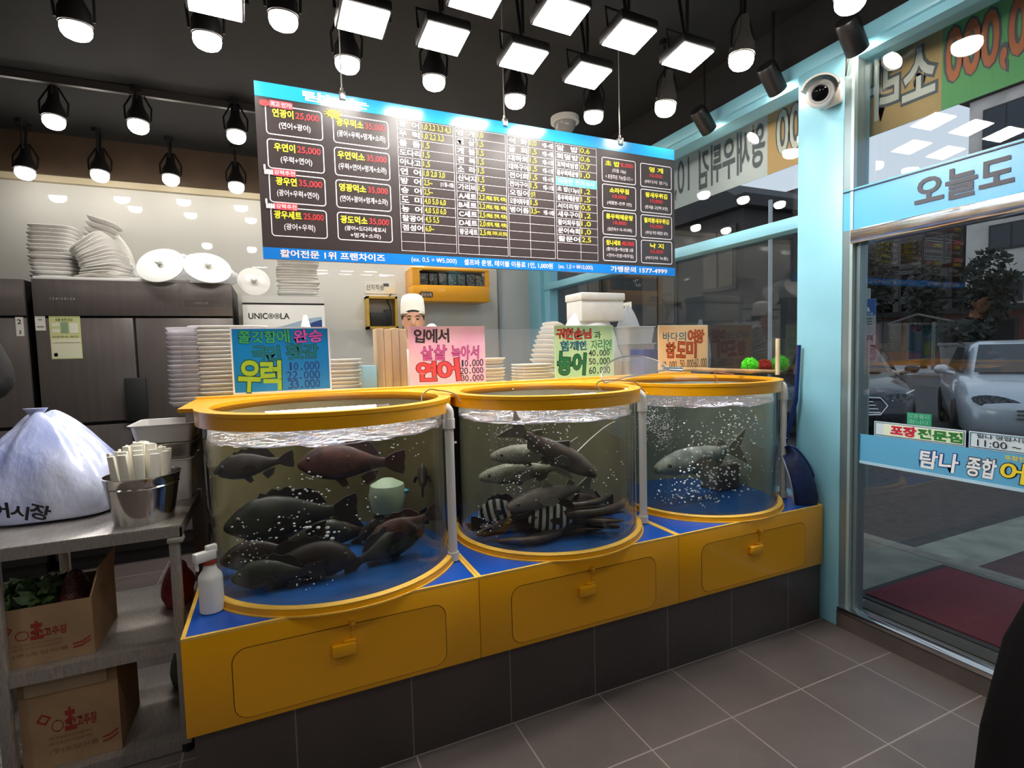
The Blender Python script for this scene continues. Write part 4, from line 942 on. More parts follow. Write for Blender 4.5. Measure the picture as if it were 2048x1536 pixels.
st_ = [(u + (.042 if k % 2 else .026) * math.cos(2 * PI * k / 24), z + (.024 if k % 2 else .014) * math.sin(2 * PI * k / 24)) for k in range(24)]
T.add([pl.at(*p, .003) for p in st_] + [pl.at(u, z, .003)], [(k, (k + 1) % 24, 24) for k in range(24)], 5); write(T, pl, '인기', u - .02, z - .008, u + .02, z + .009, 4, .02, .004)
# price table: four sections of fourteen rows
secs = [(B(796, 300)[0], B(843, 300)[0], B(907, 300)[0]), (B(911, 300)[0], B(953, 320)[0], B(1011.5, 330)[0]), (B(1015, 330)[0], B(1057.5, 330)[0], B(1107, 340)[0]), (B(1111, 340)[0], B(1159, 350)[0], B(1193, 350)[0])]
tt, tb = B(791, 232)[1], B(803, 501)[1]; tt = zh - .006
rows = [
 [('광 어', '1,0 2,2 3,3 4,3'), ('우 럭', '1,0 2,2 3,3'), ('돌 돔', '1,5'), ('도다리', '1,5'), ('아나고', '1,5'), ('연 어', '1,0 2,0 3,0'), ('방 어', '2,5~|(11월~2월)'), ('숭 어', '2,5~'), ('도 미', '4,0 5,0 6,0'), ('농 어', '4,0 5,0 6,0'), ('찰광어', '4,5 5,5'), ('점성어', '6,0~')],
 [('멍 게', '1,0'), ('해 삼', '1,5'), ('개 불', '1,5'), ('전 복', '1,5'), ('소 라', '1,5'), ('산낙지', '1,5'), ('가리비', '1,5'), ('A세트', '2,2|(해삼, 멍게, 석화)'), ('B세트', '2,2|(해삼, 개불, 석화)'), ('C세트', '2,5|(해삼, 전복, 석화)'), ('D세트', '2,0|(멍게, 개불, 석화)'), ('왕궁세트', '2,5|(해삼, 가리비, 소라, 멍게)')],
 [('석 화', '1,0|9월~4월'), ('굴 회', '1,5|9월~4월'), ('대하회', '1,5|9월~11월'), ('대하구이', '1,5|9월~11월'), ('전어회', '1,5|9월~11월'), ('전어구이', '1,5|9월~11월'), ('오징어', '싯가'), ('오징어회무침', '1,5'), ('병어돔', '3,5~|9월~10월')],
 [('알 밥', '0,6'), ('회덮밥', '0,6'), ('꼬막비빔밥', '0,7'), ('통우럭매운탕', '1,0'), None, ('초 밥(12p)', '1,2'), ('통우럭매운탕', '1,5'), ('서더리탕', '0,5'), ('새우구이', '1,2'), ('활어회무침', '1,0'), ('문어숙회', '1,0'), ('활문어', '2,5')]]
rh = (tt - tb) / 14; lt = .0019
for si, (ua, um, ub) in enumerate(secs):
    for k in range(15): patch(T, pl, ua, tb + rh * k - lt / 2, ub, tb + rh * k + lt / 2, 0, .0012)
    for x in (ua, um, ub): patch(T, pl, x - lt / 2, tb, x + lt / 2, tt, 0, .0013)
    for k, rw in enumerate(rows[si]):
        z0 = tt - rh * (k + 1); a, b = z0 + rh * .17, z0 + rh * .86
        if rw is None:
            patch(T, pl, ua, z0, ub, z0 + rh, 3, .0016); write(T, pl, '따뜻한 한끼식사', ua + .015, a, ub - .015, b, 0, .0, .0025); continue
        nm, pr = rw; write(T, pl, nm, ua + .007, a, um - .006, b, 0, .025, .002) if ' ' not in nm or '(' in nm else [write(T, pl, c, ua + .007 if j == 0 else um - .007 - (um - ua) * .32, a, ua + .007 + (um - ua) * .32 if j == 0 else um - .007, b, 0, .025, .002) for j, c in enumerate(nm.split())]
        prt = pr.split('|'); n = len(prt[0]); we = min(.9, .058 * n + (.02 if n > 4 else .03)) * (ub - um) if si < 2 else min(.9, .085 * n + .02) * (ub - um)
        if si == 3: we = (ub - um) * .55
        write(T, pl, prt[0], um + .006, a - .0 , um + .006 + we, b, 1, .0, .002)
        if len(prt) > 1: write(T, pl, prt[1], max(um + we + .012, ub - (ub - um) * (.45 if si != 1 else .76)), a + rh * .06, ub - .004, b - rh * .06, 0 if si != 1 else 1, .01, .002)
# right boxes
dA = (B(1203, 315)[0], B(1273, 500)[0]); dB = (B(1280, 330)[0], B(1344, 500)[0])
z1a, z0a = B(1203, 311)[1], B(1273, 527)[1]
RA = [('초 밥', '8,000', ['(모듬 10p)', '+ 포장주문 가능합니다 +']), ('소라무침', '10,000', ['(새콤한~안주 2인)']), ('통우럭매운탕', '10,000', ['(얼큰육수 야~마시따)']), ('탐나세트', '40,000', ['(활어1종+해산물 3종', '+연어+초밥+회무침)'])]
RB = [('멍 게', '10,000', ['(바다의 향기)']), ('왕새우튀김', '10,000', ['(한겨울 고단백 보양)']), ('칠리왕새우튀김', '10,000', ['(새우살 꽉찬 매콤한 새우)']), ('낙 지', '10,000', ['(바다의 녹용)'])]
for (u0, u1), L_, dz in ((dA, RA, 0), (dB, RB, -.006)):
    for i, (nm, pr, notes) in enumerate(L_):
        b = z1a + (z0a - z1a) * i / 4 - .006 + dz * .3; a = z1a + (z0a - z1a) * (i + 1) / 4 + .006 + dz * .3; h = b - a; wd = u1 - u0
        outline(T, pl, u0, a, u1, b, .014, .0042, 0, .0012); c = (u0 + u1) / 2
        if i in (0, 3) and u0 == dA[0]:
            write(T, pl, nm, u0 + wd * .1, a + h * .66, u0 + wd * .52, a + h * .88, 1, .03, .002); write(T, pl, pr, u0 + wd * .55, a + h * .66, u1 - wd * .08, a + h * .86, 2, .01, .002)
            for j, tx in enumerate(notes): write(T, pl, tx, u0 + wd * (.3 if j == 0 and i == 0 else .1), a + h * (.40 - .26 * j), u1 - wd * (.3 if j == 0 and i == 0 else .1), a + h * (.58 - .26 * j), 0, .005, .002)
        else:
            wn = wd * min(.8, .13 * len(nm) + .05); write(T, pl, nm, c - wn / 2, a + h * .66, c + wn / 2, a + h * .88, 1, .03, .002)
            write(T, pl, pr, c - wd * .2, a + h * .43, c + wd * .2, a + h * .6, 2, .005, .002); write(T, pl, notes[0], u0 + wd * .14, a + h * .15, u1 - wd * .14, a + h * .32, 0, .005, .002)
build('lettering', T, BM, mbd)
for px in (685, 1009, 1240):
    x = B(px, 200)[0]
    wv = build('hanging_wire', MB().tube([(x, MY + .009, bz1_), (x, MY + .009, CZ - .001)], .0028, 8), mat('pale wire', (190, 186, 180), .4, .5), mbd)
    m = MB(); m.box(x - .014, x + .014, MY - .010, MY + .026, bz1_ - .025, bz1_ + .016, .004); m.tube([(x, MY + .009, bz1_ + .01), (x, MY + .009, bz1_ + .035)], .007, 8); build('clamp', m, STEEL, wv)

# ------------------------------------------------------------------ clear guard, price signs, prep counter
GY = 2.878
PCB = 3.62; PCZ = 1.272
pc = thing('prep_counter', (1.1, 3.2, 0), 'long yellow counter behind the tanks carrying trays and boxes', 'counter')
build('body', MB().box(-.40, 2.74, 2.90, PCB, 0, PCZ - .02), mat('grey counter front', (104, 99, 95), .45), pc); build('top', MB().box(-.43, 2.76, 2.895, PCB + .02, PCZ - .02, PCZ, .003), mat('pale yellow laminate', (236, 198, 110), .4), pc)
ACR = sheet('clear acrylic guard', (.96, .97, .97), .035, body=.05)
for k, (a, b, lb) in enumerate(((-.40, .66, 'clear acrylic guard panel behind the blue price sign'), (.664, 1.365, 'clear acrylic guard panel behind the pink price sign'), (1.369, 2.72, 'clear acrylic guard panel behind the green and cream price signs'))):
    g_ = build('guard_panel', MB().box(a, b, GY, GY + .005, TZ1 + .0115, 1.632), ACR); tag(g_, lb, 'guard panel', 'clear guard panels')
def price_sign(name, label, tl, br, base, border, rows_, inks, grad=None):
    y = 2.868; a = P(tl[0], tl[1], 1, y); b = P(br[0], br[1], 1, y); z0 = TZ1 + .0115; z1 = z0 + .323 if name != 'sq' else a.z
    t = thing('price_sign', ((a.x + b.x) / 2, y, z0), label, 'sign', 'handwritten price signs'); p_ = Plane((0, y, 0), (1, 0, 0), (0, 0, 1))
    lean = 0
    m1 = MB(); board(m1, p_, a.x, z0, b.x, z1, .003); build('card', m1, mat('sign card %d %d %d' % border, border, .45), t)
    m2 = MB(); e = .008 if border != base else .004
    patch(m2, p_, a.x + e, z0 + e, b.x - e, z1 - e, 0, .0006); fm_ = mat('sign field %d %d %d' % base, base, .3)
    if grad:
        fm_ = mat('sign field wash %d %d %d' % base, base, .35, noise=1, nscale=5, col2=grad)
    build('coloured_field', m2, fm_, t)
    m3 = MB(); W_, H_ = b.x - a.x, z1 - z0
    for tx, u0, v0, u1, v1, fill, edge, bo in rows_:
        U0, U1, V0, V1 = a.x + W_ * u0, a.x + W_ * u1, z0 + H_ * (1 - v1), z0 + H_ * (1 - v0)
        if edge is not None: write(m3, p_, tx, U0, V0, U1, V1, edge, bo + .032, .0010, jit=.1, ref=True)
        write(m3, p_, tx, U0, V0, U1, V1, fill, bo, .0018, jit=.1, ref=True)
    build('lettering', m3, [mat('marker %d %d %d' % c, c, .5) for c in inks], t)
    return t
price_sign('a', 'blue handwritten price sign with a white border', (459, 657), (664, 780), (18, 128, 196), (232, 236, 240),
    [('쫄깃함에', .07, .05, .58, .24, 0, 1, .015), ('완승', .62, .05, .93, .24, 2, 3, .015), ('국민', .2, .29, .48, .49, 4, 1, .02), ('횟감', .54, .27, .88, .49, 4, 1, .02), ('우럭', .06, .52, .48, .95, 5, 1, .035), ('10,000', .55, .54, .88, .67, 6, None, .0), ('22,000', .53, .68, .88, .81, 6, None, .0), ('33,000', .54, .82, .88, .95, 6, None, .0)],
    [(60, 176, 110), (14, 74, 70), (226, 96, 190), (120, 30, 110), (14, 116, 120), (150, 190, 40), (16, 56, 120)])
price_sign('b', 'pink handwritten price sign for salmon', (816, 655), (972, 770), (232, 200, 220), (232, 200, 220),
    [('입에서', .06, .05, .52, .28, 0, None, .03), ('살살', .14, .33, .48, .58, 1, 2, .01), ('녹아서', .54, .34, .92, .58, 1, 2, .01), ('연어', .07, .60, .64, .95, 3, 2, .035), ('10,000', .66, .59, .97, .71, 4, None, .01), ('20,000', .65, .73, .97, .84, 4, None, .01), ('30,000', .66, .86, .97, .97, 4, None, .01)],
    [(50, 46, 54), (214, 90, 170), (90, 30, 60), (226, 70, 76), (40, 30, 60)], (226, 170, 208))
price_sign('c', 'green handwritten price sign with the net hoop in front', (1108, 658), (1228, 758), (150, 208, 170), (176, 220, 186),
    [('귀한손님', .03, .06, .62, .26, 0, 1, .02), ('과', .66, .12, .78, .26, 2, None, .02), ('함께한', .10, .30, .55, .48, 3, 1, .01), ('자리엔', .60, .28, .97, .48, 4, None, .01), ('농어', .04, .52, .52, .94, 2, 5, .04), ('40,000', .56, .48, .93, .60, 5, None, .01), ('50,000', .56, .64, .93, .77, 5, None, .01), ('60,000', .56, .81, .93, .95, 5, None, .01)],
    [(196, 60, 50), (60, 30, 30), (16, 106, 66), (20, 120, 150), (30, 130, 80), (16, 50, 34)], (190, 218, 170))
price_sign('d', 'cream and orange handwritten price sign for sea bream', (1316, 657), (1416, 748), (238, 206, 158), (236, 222, 186),
    [('바다의', .08, .14, .55, .34, 0, None, .01), ('여왕', .58, .10, .92, .38, 1, 2, .02), ('참도미', .14, .36, .76, .70, 1, 2, .02), ('40,000', .05, .76, .36, .92, 3, None, .0), ('50,000', .42, .74, .70, .92, 3, None, .0), ('60,000', .71, .72, .97, .92, 3, None, .0)],
    [(40, 110, 140), (196, 86, 40), (90, 40, 20), (60, 50, 30)], (240, 190, 130))

# ------------------------------------------------------------------ foam trays and what else lies on the counter
def tray_mesh(w_, d_, h=.022, m=None, name='foam_plate'):
    rs = []
    def sup(sx, sy, z, n=36, e=4.0):
        o = []
        for j in range(n):
            a = 2 * PI * j / n; c, s = math.cos(a), math.sin(a)
            o.append(Vector((math.copysign(abs(c) ** (2 / e), c) * sx / 2, math.copysign(abs(s) ** (2 / e), s) * sy / 2, z)))
        return o
    rs = [sup(w_ * .80, d_ * .76, 0), sup(w_ * .84, d_ * .8, .002), sup(w_ * .97, d_ * .96, h - .004), sup(w_, d_, h), sup(w_ * .985, d_ * .97, h + .003), sup(w_ * .93, d_ * .91, h), sup(w_ * .8, d_ * .76, .006)]
    return build(name, MB().rings(rs), m or FOAM, None, (0, 0, 0))
def stack(n, base, w_, d_, pitch, where, group, yaw=0, lean=(0, 0), wob=.003, m=None, name='foam_plate', what='white foam plate', arc=0, seed=1):
    q = random.Random(seed); src = tray_mesh(w_, d_, m=m, name=name); x, y, z = base; pos = Vector(base); dirn = Vector((lean[0], lean[1], 1)).normalized()
    for i in range(n):
        o = src if i == 0 else src.copy()
        if i: COL.objects.link(o)
        o.location = pos + Vector((q.uniform(-wob, wob), q.uniform(-wob, wob), 0)); d = dirn
        rot = d.to_track_quat('Z', 'Y').to_euler(); o.rotation_euler = (rot.x, rot.y, yaw + q.uniform(-.03, .03)) if lean == (0, 0) and not arc else rot
        k = n - 1 - i; tag(o, nth(k, n).replace('plate', what.split()[-1]).join(['', '']) + ' of the ' + where, what.split()[-1], group)
        o['label'] = (what + ', ' + ('topmost' if k == 0 else 'lowest' if k == n - 1 else ORD[k] + ' from the top') + ' of ' + where)
        pos = pos + dirn * pitch
        if arc: dirn = (Matrix.Rotation(arc, 3, 'Y') @ dirn).normalized()
PT = PCZ + .0005
def cpos(px, y): return P(px, 720, 1, y).x
stack(19, (cpos(462, 3.12), 3.12, PT), .37, .24, .0205, 'the tall stack left of the blue sign', 'foam plates left of the blue sign', seed=2)
stack(17, (cpos(372, 3.06) - .005, 3.10, PT), .15, .26, .0225, 'the clear stack at the counter end', 'clear lids at the counter end', m=sheet('frosted tray plastic', (.9, .9, .92), .05, .2, body=.5, bodycol=(216, 212, 218)), name='tray_lid', what='clear frosted lid', seed=3)
stack(10, (cpos(675, 3.12), 3.14, PT), .26, .2, .0205, 'the stack right of the blue sign', 'foam plates right of the blue sign', seed=4)
stack(9, (cpos(968, 3.1), 3.12, PT), .26, .2, .0205, 'the stack right of the pink sign', 'foam plates right of the pink sign', seed=5, wob=.008)
stack(7, (cpos(1062, 3.14), 3.14, PT), .25, .2, .0195, 'the low stack left of the green sign', 'foam plates left of the green sign', seed=6)
stack(13, (cpos(1098, 3.36), 3.36, PT + .012), .26, .2, .030, 'the leaning pile behind the green sign', 'foam plates leaning behind the green sign', lean=(-.10, .05), arc=math.radians(3.4), seed=7)
tb_ = thing('wooden_board_rack', (cpos(783, 3.05), 3.05, PT), 'pale pine boards standing upright beside the pink sign', 'board rack')
x0, x1 = P(752, 700, 1, 3.05).x, P(812, 700, 1, 3.05).x
for k in range(4): build('board', MB().box(x0 + (x1 - x0) * k / 4, x0 + (x1 - x0) * (k + 1) / 4 - .002, 3.02, 3.14, PT, P(780, 657, 1, 3.05).z - .004 * (k % 2), .003), TAN, tb_)
cu_ = build('paper_cup_box', MB().box(cpos(724, 3.0), cpos(751, 3.0), 2.98, 3.05, PT, P(738, 731, 1, 3.0).z, .004), mat('pale blue card box', (140, 196, 220), .5)); tag(cu_, 'small pale blue box between the foam plates and the pine boards', 'box')
def bag(name, label, c, sx, sy, sz, m, seed, knot=0, n=28, rows=16, cat='bag', group=None, pts=None, flatb=.5, wr=.08):
    """a soft filled bag: lumpy closed surface sitting flat on its base"""
    q = random.Random(seed); ph = [(q.uniform(1, 6), q.uniform(0, 6), q.uniform(2, 9)) for _ in range(8)]; rs = []
    for i in range(rows + 1):
        v = i / rows; f = (math.sin(PI * min(1, v * .75 + .25)) if v < 1 else .05)
        f = max(.03, (1 - v ** 2.2) ** .62 * (.82 + .18 * min(1, v * 4)))
        if knot and v > .8: f = max(f * .6, knot)
        ring = []
        for j in range(n):
            a = 2 * PI * j / n; k = 1
            for (p0, p1, p2) in ph: k += wr * .5 * math.sin(round(p0) * a + p1 + p2 * v)
            ring.append(Vector((c[0] + sx * f * k * math.cos(a), c[1] + sy * f * k * math.sin(a), c[2] + sz * v * (1 + wr * .4 * math.sin(3 * a + seed)))))
        if i == 0: ring = [Vector((p.x, p.y, c[2])) for p in ring]
        rs.append(ring)
    o = build(name, MB().rings(rs), m, None, c, sharp=75, sub=1)
    if label: tag(o, label, cat, group)
    return o
WBAG = sheet('thin white bag film', (.93, .93, .94), .08, .15, body=.72, bodycol=(236, 238, 240), bump=.8, bscale=14)
bag('plastic_bag', 'heap of white plastic bags under the foam box', (cpos(1180, 3.4), 3.40, PT), .30, .17, .54, mat('white bag heap', (238, 240, 242), .35, bump=.4, bscale=18), 11)
fb = thing('foam_box', (cpos(1190, 3.4), 3.40, PT + .37), 'white foam box with a raised lid on top of the bag heap', 'box')
x0, x1 = P(1149, 610, 1, 3.4).x, P(1232, 610, 1, 3.4).x; z0, z1 = P(1190, 640, 1, 3.4).z, P(1190, 603, 1, 3.4).z
build('body', MB().box(x0, x1, 3.30, 3.52, z0 - .012, z1, .006), FOAM, fb); build('lid', MB().box(x0 - .008, x1 + .008, 3.29, 3.53, z1, z1 + .055, .01), FOAM, fb)
bag('plastic_bag', 'white bag of trays behind the pink sign beside the chef', (cpos(862, 3.45), 3.40, PT), .15, .12, .42, mat('white bag heap', (238, 240, 242)), 13)
TUB = sheet('frosted tub plastic', (.92, .93, .94), .06, .2, body=.88, bodycol=(232, 232, 232))
for k in range(3):
    z = PT + .125 * k; c = (cpos(1268, 3.3), 3.30); tt_ = thing('plastic_tub', (c[0], c[1], z), 'frosted plastic tub between the green and cream signs, ' + ('lowest', 'middle', 'topmost')[k] + ' of its pile', 'tub', 'frosted tubs on the counter')
    m = MB(); rs = []
    for s_, zz in ((.80, 0), (.84, .004), (.98, .13), (1.06, .132), (1.06, .138), (.96, .138), (.80, .01)): rs.append([Vector((c[0] + .135 * s_ * p[0], c[1] + .1 * s_ * p[1], z + zz)) for p in rrect(-1, -1, 1, 1, .25, 6)])
    build('tub', m.rings(rs), TUB, tt_)
bag('plastic_bag', 'white thin bag lying over the frosted tubs', (cpos(1275, 3.34), 3.46, PT), .15, .08, .56, WBAG, 15)
bag('plastic_bag', 'clear plastic bag sticking up behind the cream sign', (cpos(1405, 2.98), 3.0, PT), .10, .06, .42, sheet('clear bag film', (.95, .95, .96), .14, .1, body=.22, bump=1, bscale=18), 17, knot=.18)
cr = build('blue_crate', MB().box(cpos(1284, 3.0), cpos(1322, 3.0), 2.98, 3.14, PT, P(1300, 698, 1, 3.0).z, .006), mat('navy crate plastic', (40, 60, 140), .4)); tag(cr, 'navy blue crate peeping out left of the cream sign', 'crate')
rb_ = build('red_bin', MB().lathe([(.001, 0), (.085, 0), (.095, .18), (.1, .18), (.1, .195), (.085, .195), (.08, .02), (.001, .02)], (2.58, 3.06, PT), 28), mat('red bin plastic', (186, 34, 48), .35)); tag(rb_, 'red plastic bin right of the cream sign', 'bin')

# ------------------------------------------------------------------ net, pole, duster, cables
nt2 = thing('landing_net', tuple(P(1340, 738, 1, 2.35)), 'landing net with a wooden handle lying across the right tank', 'net')
h0, h1 = P(1352, 738, 1, 2.42), P(1562, 764, 1, 2.28); h1.z = max(h1.z, TZ1 + .014); h0.z = max(h0.z, TZ1 + .03)
d = (h1 - h0); build('handle', MB().tube([h0, h0 + d * .5, h1], [.012, .0125, .0135], 12), WOOD, nt2)
build('ferrule', MB().tube([h0 - d * .12, h0 + d * .05], [.010, .0145], 12), CHROME, nt2)
hc = [P(x, y, 1, yy) for x, y, yy in ((1338, 737, 2.42), (1315, 722, 2.5), (1280, 713, 2.58), (1245, 714, 2.6), (1218, 726, 2.56), (1204, 748, 2.46), (1208, 764, 2.38), (1225, 762, 2.34), (1270, 750, 2.36), (1338, 739, 2.42))]
def smooth(pts, n=6):
    o = []
    for i in range(len(pts) - 1):
        p0, p1, p2, p3 = pts[max(i - 1, 0)], pts[i], pts[i + 1], pts[min(i + 2, len(pts) - 1)]
        for k in range(n):
            t = k / n; o.append(.5 * ((2 * p1) + (p2 - p0) * t + (2 * p0 - 5 * p1 + 4 * p2 - p3) * t * t + (3 * p1 - p0 - 3 * p2 + p3) * t ** 3))
    return o + [pts[-1]]
hp = smooth(hc); build('hoop', MB().tube(hp, .0042, 8), STEEL, nt2)
cc = sum(hp, Vector()) / len(hp); mm = MB(); N = len(hp) - 1
rs = [[p + (cc - p) * f + Vector((0, .03 * f, -.05 * math.sin(f * PI / 2))) for p in hp[:-1]] for f in (0, .25, .5, .75, .97)]
build('mesh_bag', mm.rings(rs, caps=False), sheet('fine net mesh', (.9, .9, .9), .03, .5, body=.10, bodycol=(190, 190, 190)), nt2, sharp=80)
q = P(1555, 765, 1, 2.27); po = build('wooden_pole', MB().tube([(q.x, 2.27, TZ1 + .0005), (q.x + .001, 2.27, P(1556, 677, 1, 2.27).z)], .0125, 14), mat('bare pole wood', (226, 206, 160), .5, noise=.12, nscale=10)); tag(po, 'bare wooden pole standing upright on the rim of the right tank', 'pole')
du = thing('duster', tuple(P(1530, 740, 1, 2.44)), 'fuzzy green and red mop head behind the wooden pole', 'duster')
for (px, py, r, c, nm) in ((1500, 734, .052, (84, 206, 44), 'green_tuft'), (1529, 733, .045, (214, 40, 60), 'red_tuft'), (1560, 738, .055, (84, 206, 44), 'green_tuft')):
    c0 = P(px, py, 1, 2.44 + (.03 if nm == 'red_tuft' else 0)); m = MB(); q = random.Random(px); m.ball(c0, r * .9, 20, 14, sc=(1, .9, .95)); c0.z = max(c0.z, TZ1 + r * 1.06)
    m = MB(); m.ball(c0, r * .88, 20, 14)
    for k in range(420):
        v = Vector((q.gauss(0, 1), q.gauss(0, 1), q.gauss(0, 1))).normalized(); s1 = v.orthogonal().normalized() * .005; s2 = v.cross(s1); b0 = c0 + v * r * .84; m.add([b0 + s1, b0 - s1 * .5 + s2, b0 - s1 * .5 - s2, c0 + v * r * q.uniform(1.0, 1.1)], [(0, 1, 3), (1, 2, 3), (2, 0, 3)])
    build(nm, m, mat('fuzzy ' + nm, c, .9), du)
def cable(label, pts, r=.003, col=(90, 60, 40), name='cable'):
    o = build(name, MB().tube(smooth([Vector(p) for p in pts]), r, 6), mat('cable %d %d %d' % col, col, .5)); tag(o, label, 'cable', 'cables on the tank rims')
zc = TZ1 + .004
cable('brown cable looping from the tube light at the right side of the largest tank', [(.52, 2.03, zc - .02), (.56, 2.2, zc), (.62, 2.3, zc + .02), (.67, 2.34, zc + .012), (.69, 2.25, zc + .01), (.70, 2.16, zc), (.705, 2.12, zc - .03)])
cable('dark cable over the rim between the middle and right tanks', [(1.38, 2.05, zc - .03), (1.5, 2.3, zc), (1.6, 2.38, zc + .012), (1.64, 2.28, zc + .014), (1.67, 2.2, zc + .004), (1.68, 2.14, zc - .04)])
cable('thin reddish cord under the net handle on the right tank', [(2.2, 2.2, zc - .025), (2.32, 2.3, zc - .02), (2.45, 2.45, zc + .004), (2.52, 2.5, zc + .014), (2.56, 2.4, zc + .004)], .003, (150, 70, 50))
cable('white air hose curving down inside the middle tank', [P(1267, 833, 1, 2.35), P(1225, 845, 1, 2.30), P(1190, 870, 1, 2.25), P(1155, 903, 1, 2.2)], .003, (210, 208, 200), 'air_hose')
# blue net bag by the pillar
bn_ = thing('dip_net', (2.55, 2.0, CZ1 + .005), 'dark blue cloth dip net leaning on the blue pillar', 'net')
NB = mat('navy net cloth', (22, 44, 96), .7, noise=.4, nscale=9, bump=.3, bscale=30)
hoop = [P(x, y, 1, yy) for x, y, yy in ((1562, 900, 2.10), (1580, 892, 2.02), (1600, 905, 1.98), (1620, 935, 1.95), (1637, 980, 1.94), (1640, 1008, 1.95))]
h_b = [P(x, y, 1, yy) for x, y, yy in ((1560, 905, 2.12), (1568, 925, 2.0), (1578, 955, 1.95), (1584, 985, 1.93), (1586, 1004, 1.93), (1588, 1010, 1.93))]
m = MB(); A_, B_ = smooth(hoop, 5), smooth(h_b, 5); rs = []
for k in range(9):
    f = k / 8; rs.append([a + (b - a) * f + Vector((0, -.045 * math.sin(PI * f), .0)) for a, b in zip(A_, B_)])
for r in rs:
    for p in r: p.z = max(p.z, CZ1 + .006); p.x = min(p.x, 2.648)
vs = [p for r in rs for p in r]; n = len(A_)
m.add(vs, [(i * n + j, i * n + j + 1, (i + 1) * n + j + 1, (i + 1) * n + j) for i in range(8) for j in range(n - 1)])
cl_ = build('net_cloth', m, NB, bn_, sharp=80); md = cl_.modifiers.new('thick', 'SOLIDIFY'); md.thickness = .004
build('hoop', MB().tube([p + Vector((-.004, -.004, .002)) for p in A_], .005, 8), mat('blue coated rod', (30, 60, 130), .35), bn_)
build('inner_hoop', MB().tube([p + Vector((-.004, -.006, .002)) for p in B_], .004, 8), mat('pale rod', (150, 160, 180), .35), bn_)
build('handle', MB().tube([A_[2], P(1592, 800, 0, 2.622), P(1598, 690, 0, 2.63)], .011, 12), mat('blue handle', (16, 40, 104), .4), bn_)

# spray bottle at the left end of the cabinets
q = P(423, 1228, 2, CZ1 + .001); c = (q.x, q.y + .03, CZ1 + .0005); zt = P(420, 1090, 1, c[1]).z
sb = thing('spray_bottle', c, 'white spray bottle with a red collar on the left cabinet end', 'bottle'); H = zt - c[2]
build('body', MB().lathe([(.001, 0), (.034, 0), (.038, .004), (.038, H * .50), (.035, H * .56), (.022, H * .64), (.019, H * .72), (.001, H * .72)], c, 28), WHITE, sb)
build('collar', MB().lathe([(.001, H * .72), (.0215, H * .72), (.0215, H * .78), (.001, H * .78)], c, 20), mat('red brown collar', (150, 60, 44), .4), sb)
m = MB(); m.box(-.014, .016, -.05, .02, H * .78, H * .93, .006); m.box(-.011, .011, -.01, .026, H * .88, H, .005); m.xf(Matrix.Translation(c) @ Matrix.Rotation(math.radians(-60), 4, 'Z')); hdn = build('spray_head', m, WHITE, sb)
m = MB(); m.box(-.006, .006, -.045, -.036, H * .66, H * .80, .003); m.xf(Matrix.Translation(c) @ Matrix.Rotation(math.radians(-60), 4, 'Z')); build('trigger', m, WHITE, hdn)

# ------------------------------------------------------------------ fridges, freezer and what lies on them
FY = 4.65
def FPX_(px, py): q = P(px, py, 1, FY); return q.x, q.z
def fridge(label, x0, x1, z1, note):
    t = thing('fridge', ((x0 + x1) / 2, FY, 0), label, 'fridge', 'dark reach-in fridges'); zt = FPX_(260, 632)[1]; zm = FPX_(260, 843)[1]; xm = FPX_(268, 640)[0] if note else (x0 + x1) / 2
    build('body', MB().box(x0, x1, FY + .03, WY - .02, .1, z1, .004), FRD, t)
    build('header_panel', MB().box(x0, x1, FY - .005, FY + .03, zt, z1, .004), FRIDGE, t)
    for a, b, za, zb in ((x0, xm - .007, zm + .012, zt - .014), (xm + .007, x1, zm + .012, zt - .014), (x0, xm - .007, .2, zm - .012), (xm + .007, x1, .2, zm - .012)):
        d = build('door', MB().box(a, b, FY, FY + .05, za, zb, .006), FRIDGE, t)
        hx = b - .03 if b < xm else a + .03; hz = za + .12 if za > 1 else zb - .12
        build('handle', MB().box(hx - .014, hx + .014, FY - .03, FY - .001, hz - .11, hz + .11, .005), BLK, d)
    build('base', MB().box(x0 + .02, x1 - .02, FY + .06, WY - .05, 0, .1), BLK, t)
    return t
xa, xb = FPX_(62, 560)[0], FPX_(462, 570)[0]; zt = FPX_(260, 562)[1]
f1 = fridge('large dark four door fridge with a yellow notice on its door', xa, xb, zt, True)
f0 = fridge('dark four door fridge at the left edge of the picture', xa - 1.27, xa - .045, zt - .005, False)
pl = Plane((0, FY - .0055, 0), (1, 0, 0), (0, 0, 1)); m = MB()
for px, n in ((100, 9), (388, 6)):
    u, z = FPX_(px, 597 if px < 200 else 606)
    for k in range(n): patch(m, pl, u + .016 * k, z - .009, u + .016 * k + .005 + .003 * (k % 3), z + .006 * (1 + (k % 2) * .4), 0, .001)
outline(m, pl, FPX_(366, 600)[0], z - .04, FPX_(450, 600)[0], z + .03, .004, .002, 0, .001)
build('lettering', m, mat('etched grey', (140, 134, 130), .4), f1)
# notice and tags on the doors
def note(name, label, px0, py0, px1, py1, y, col, parts_, cat='notice', t_=.003, rows=()):
    a = P(px0, py0, 1, y); b = P(px1, py1, 1, y); t = thing(name, ((a.x + b.x) / 2, y, b.z), label, cat); p_ = Plane((0, y, 0), (1, 0, 0), (0, 0, 1))
    m = MB(); board(m, p_, a.x, b.z, b.x, a.z, t_); build('sheet', m, mat('sheet %d %d %d' % col, col, .5), t)
    m = MB(); ms = []; W_, H_ = b.x - a.x, a.z - b.z
    for tx, u0, v0, u1, v1, c in parts_:
        A = (a.x + W_ * u0, a.z - H_ * v1, a.x + W_ * u1, a.z - H_ * v0)
        if tx is None: patch(m, p_, *A, len(ms), .0006)
        else: write(m, p_, tx, *A, len(ms), .01, .0014)
        ms.append(mat('print %d %d %d' % c, c, .5))
    build('lettering', m, ms, t); return t
g1 = (196, 206, 120)
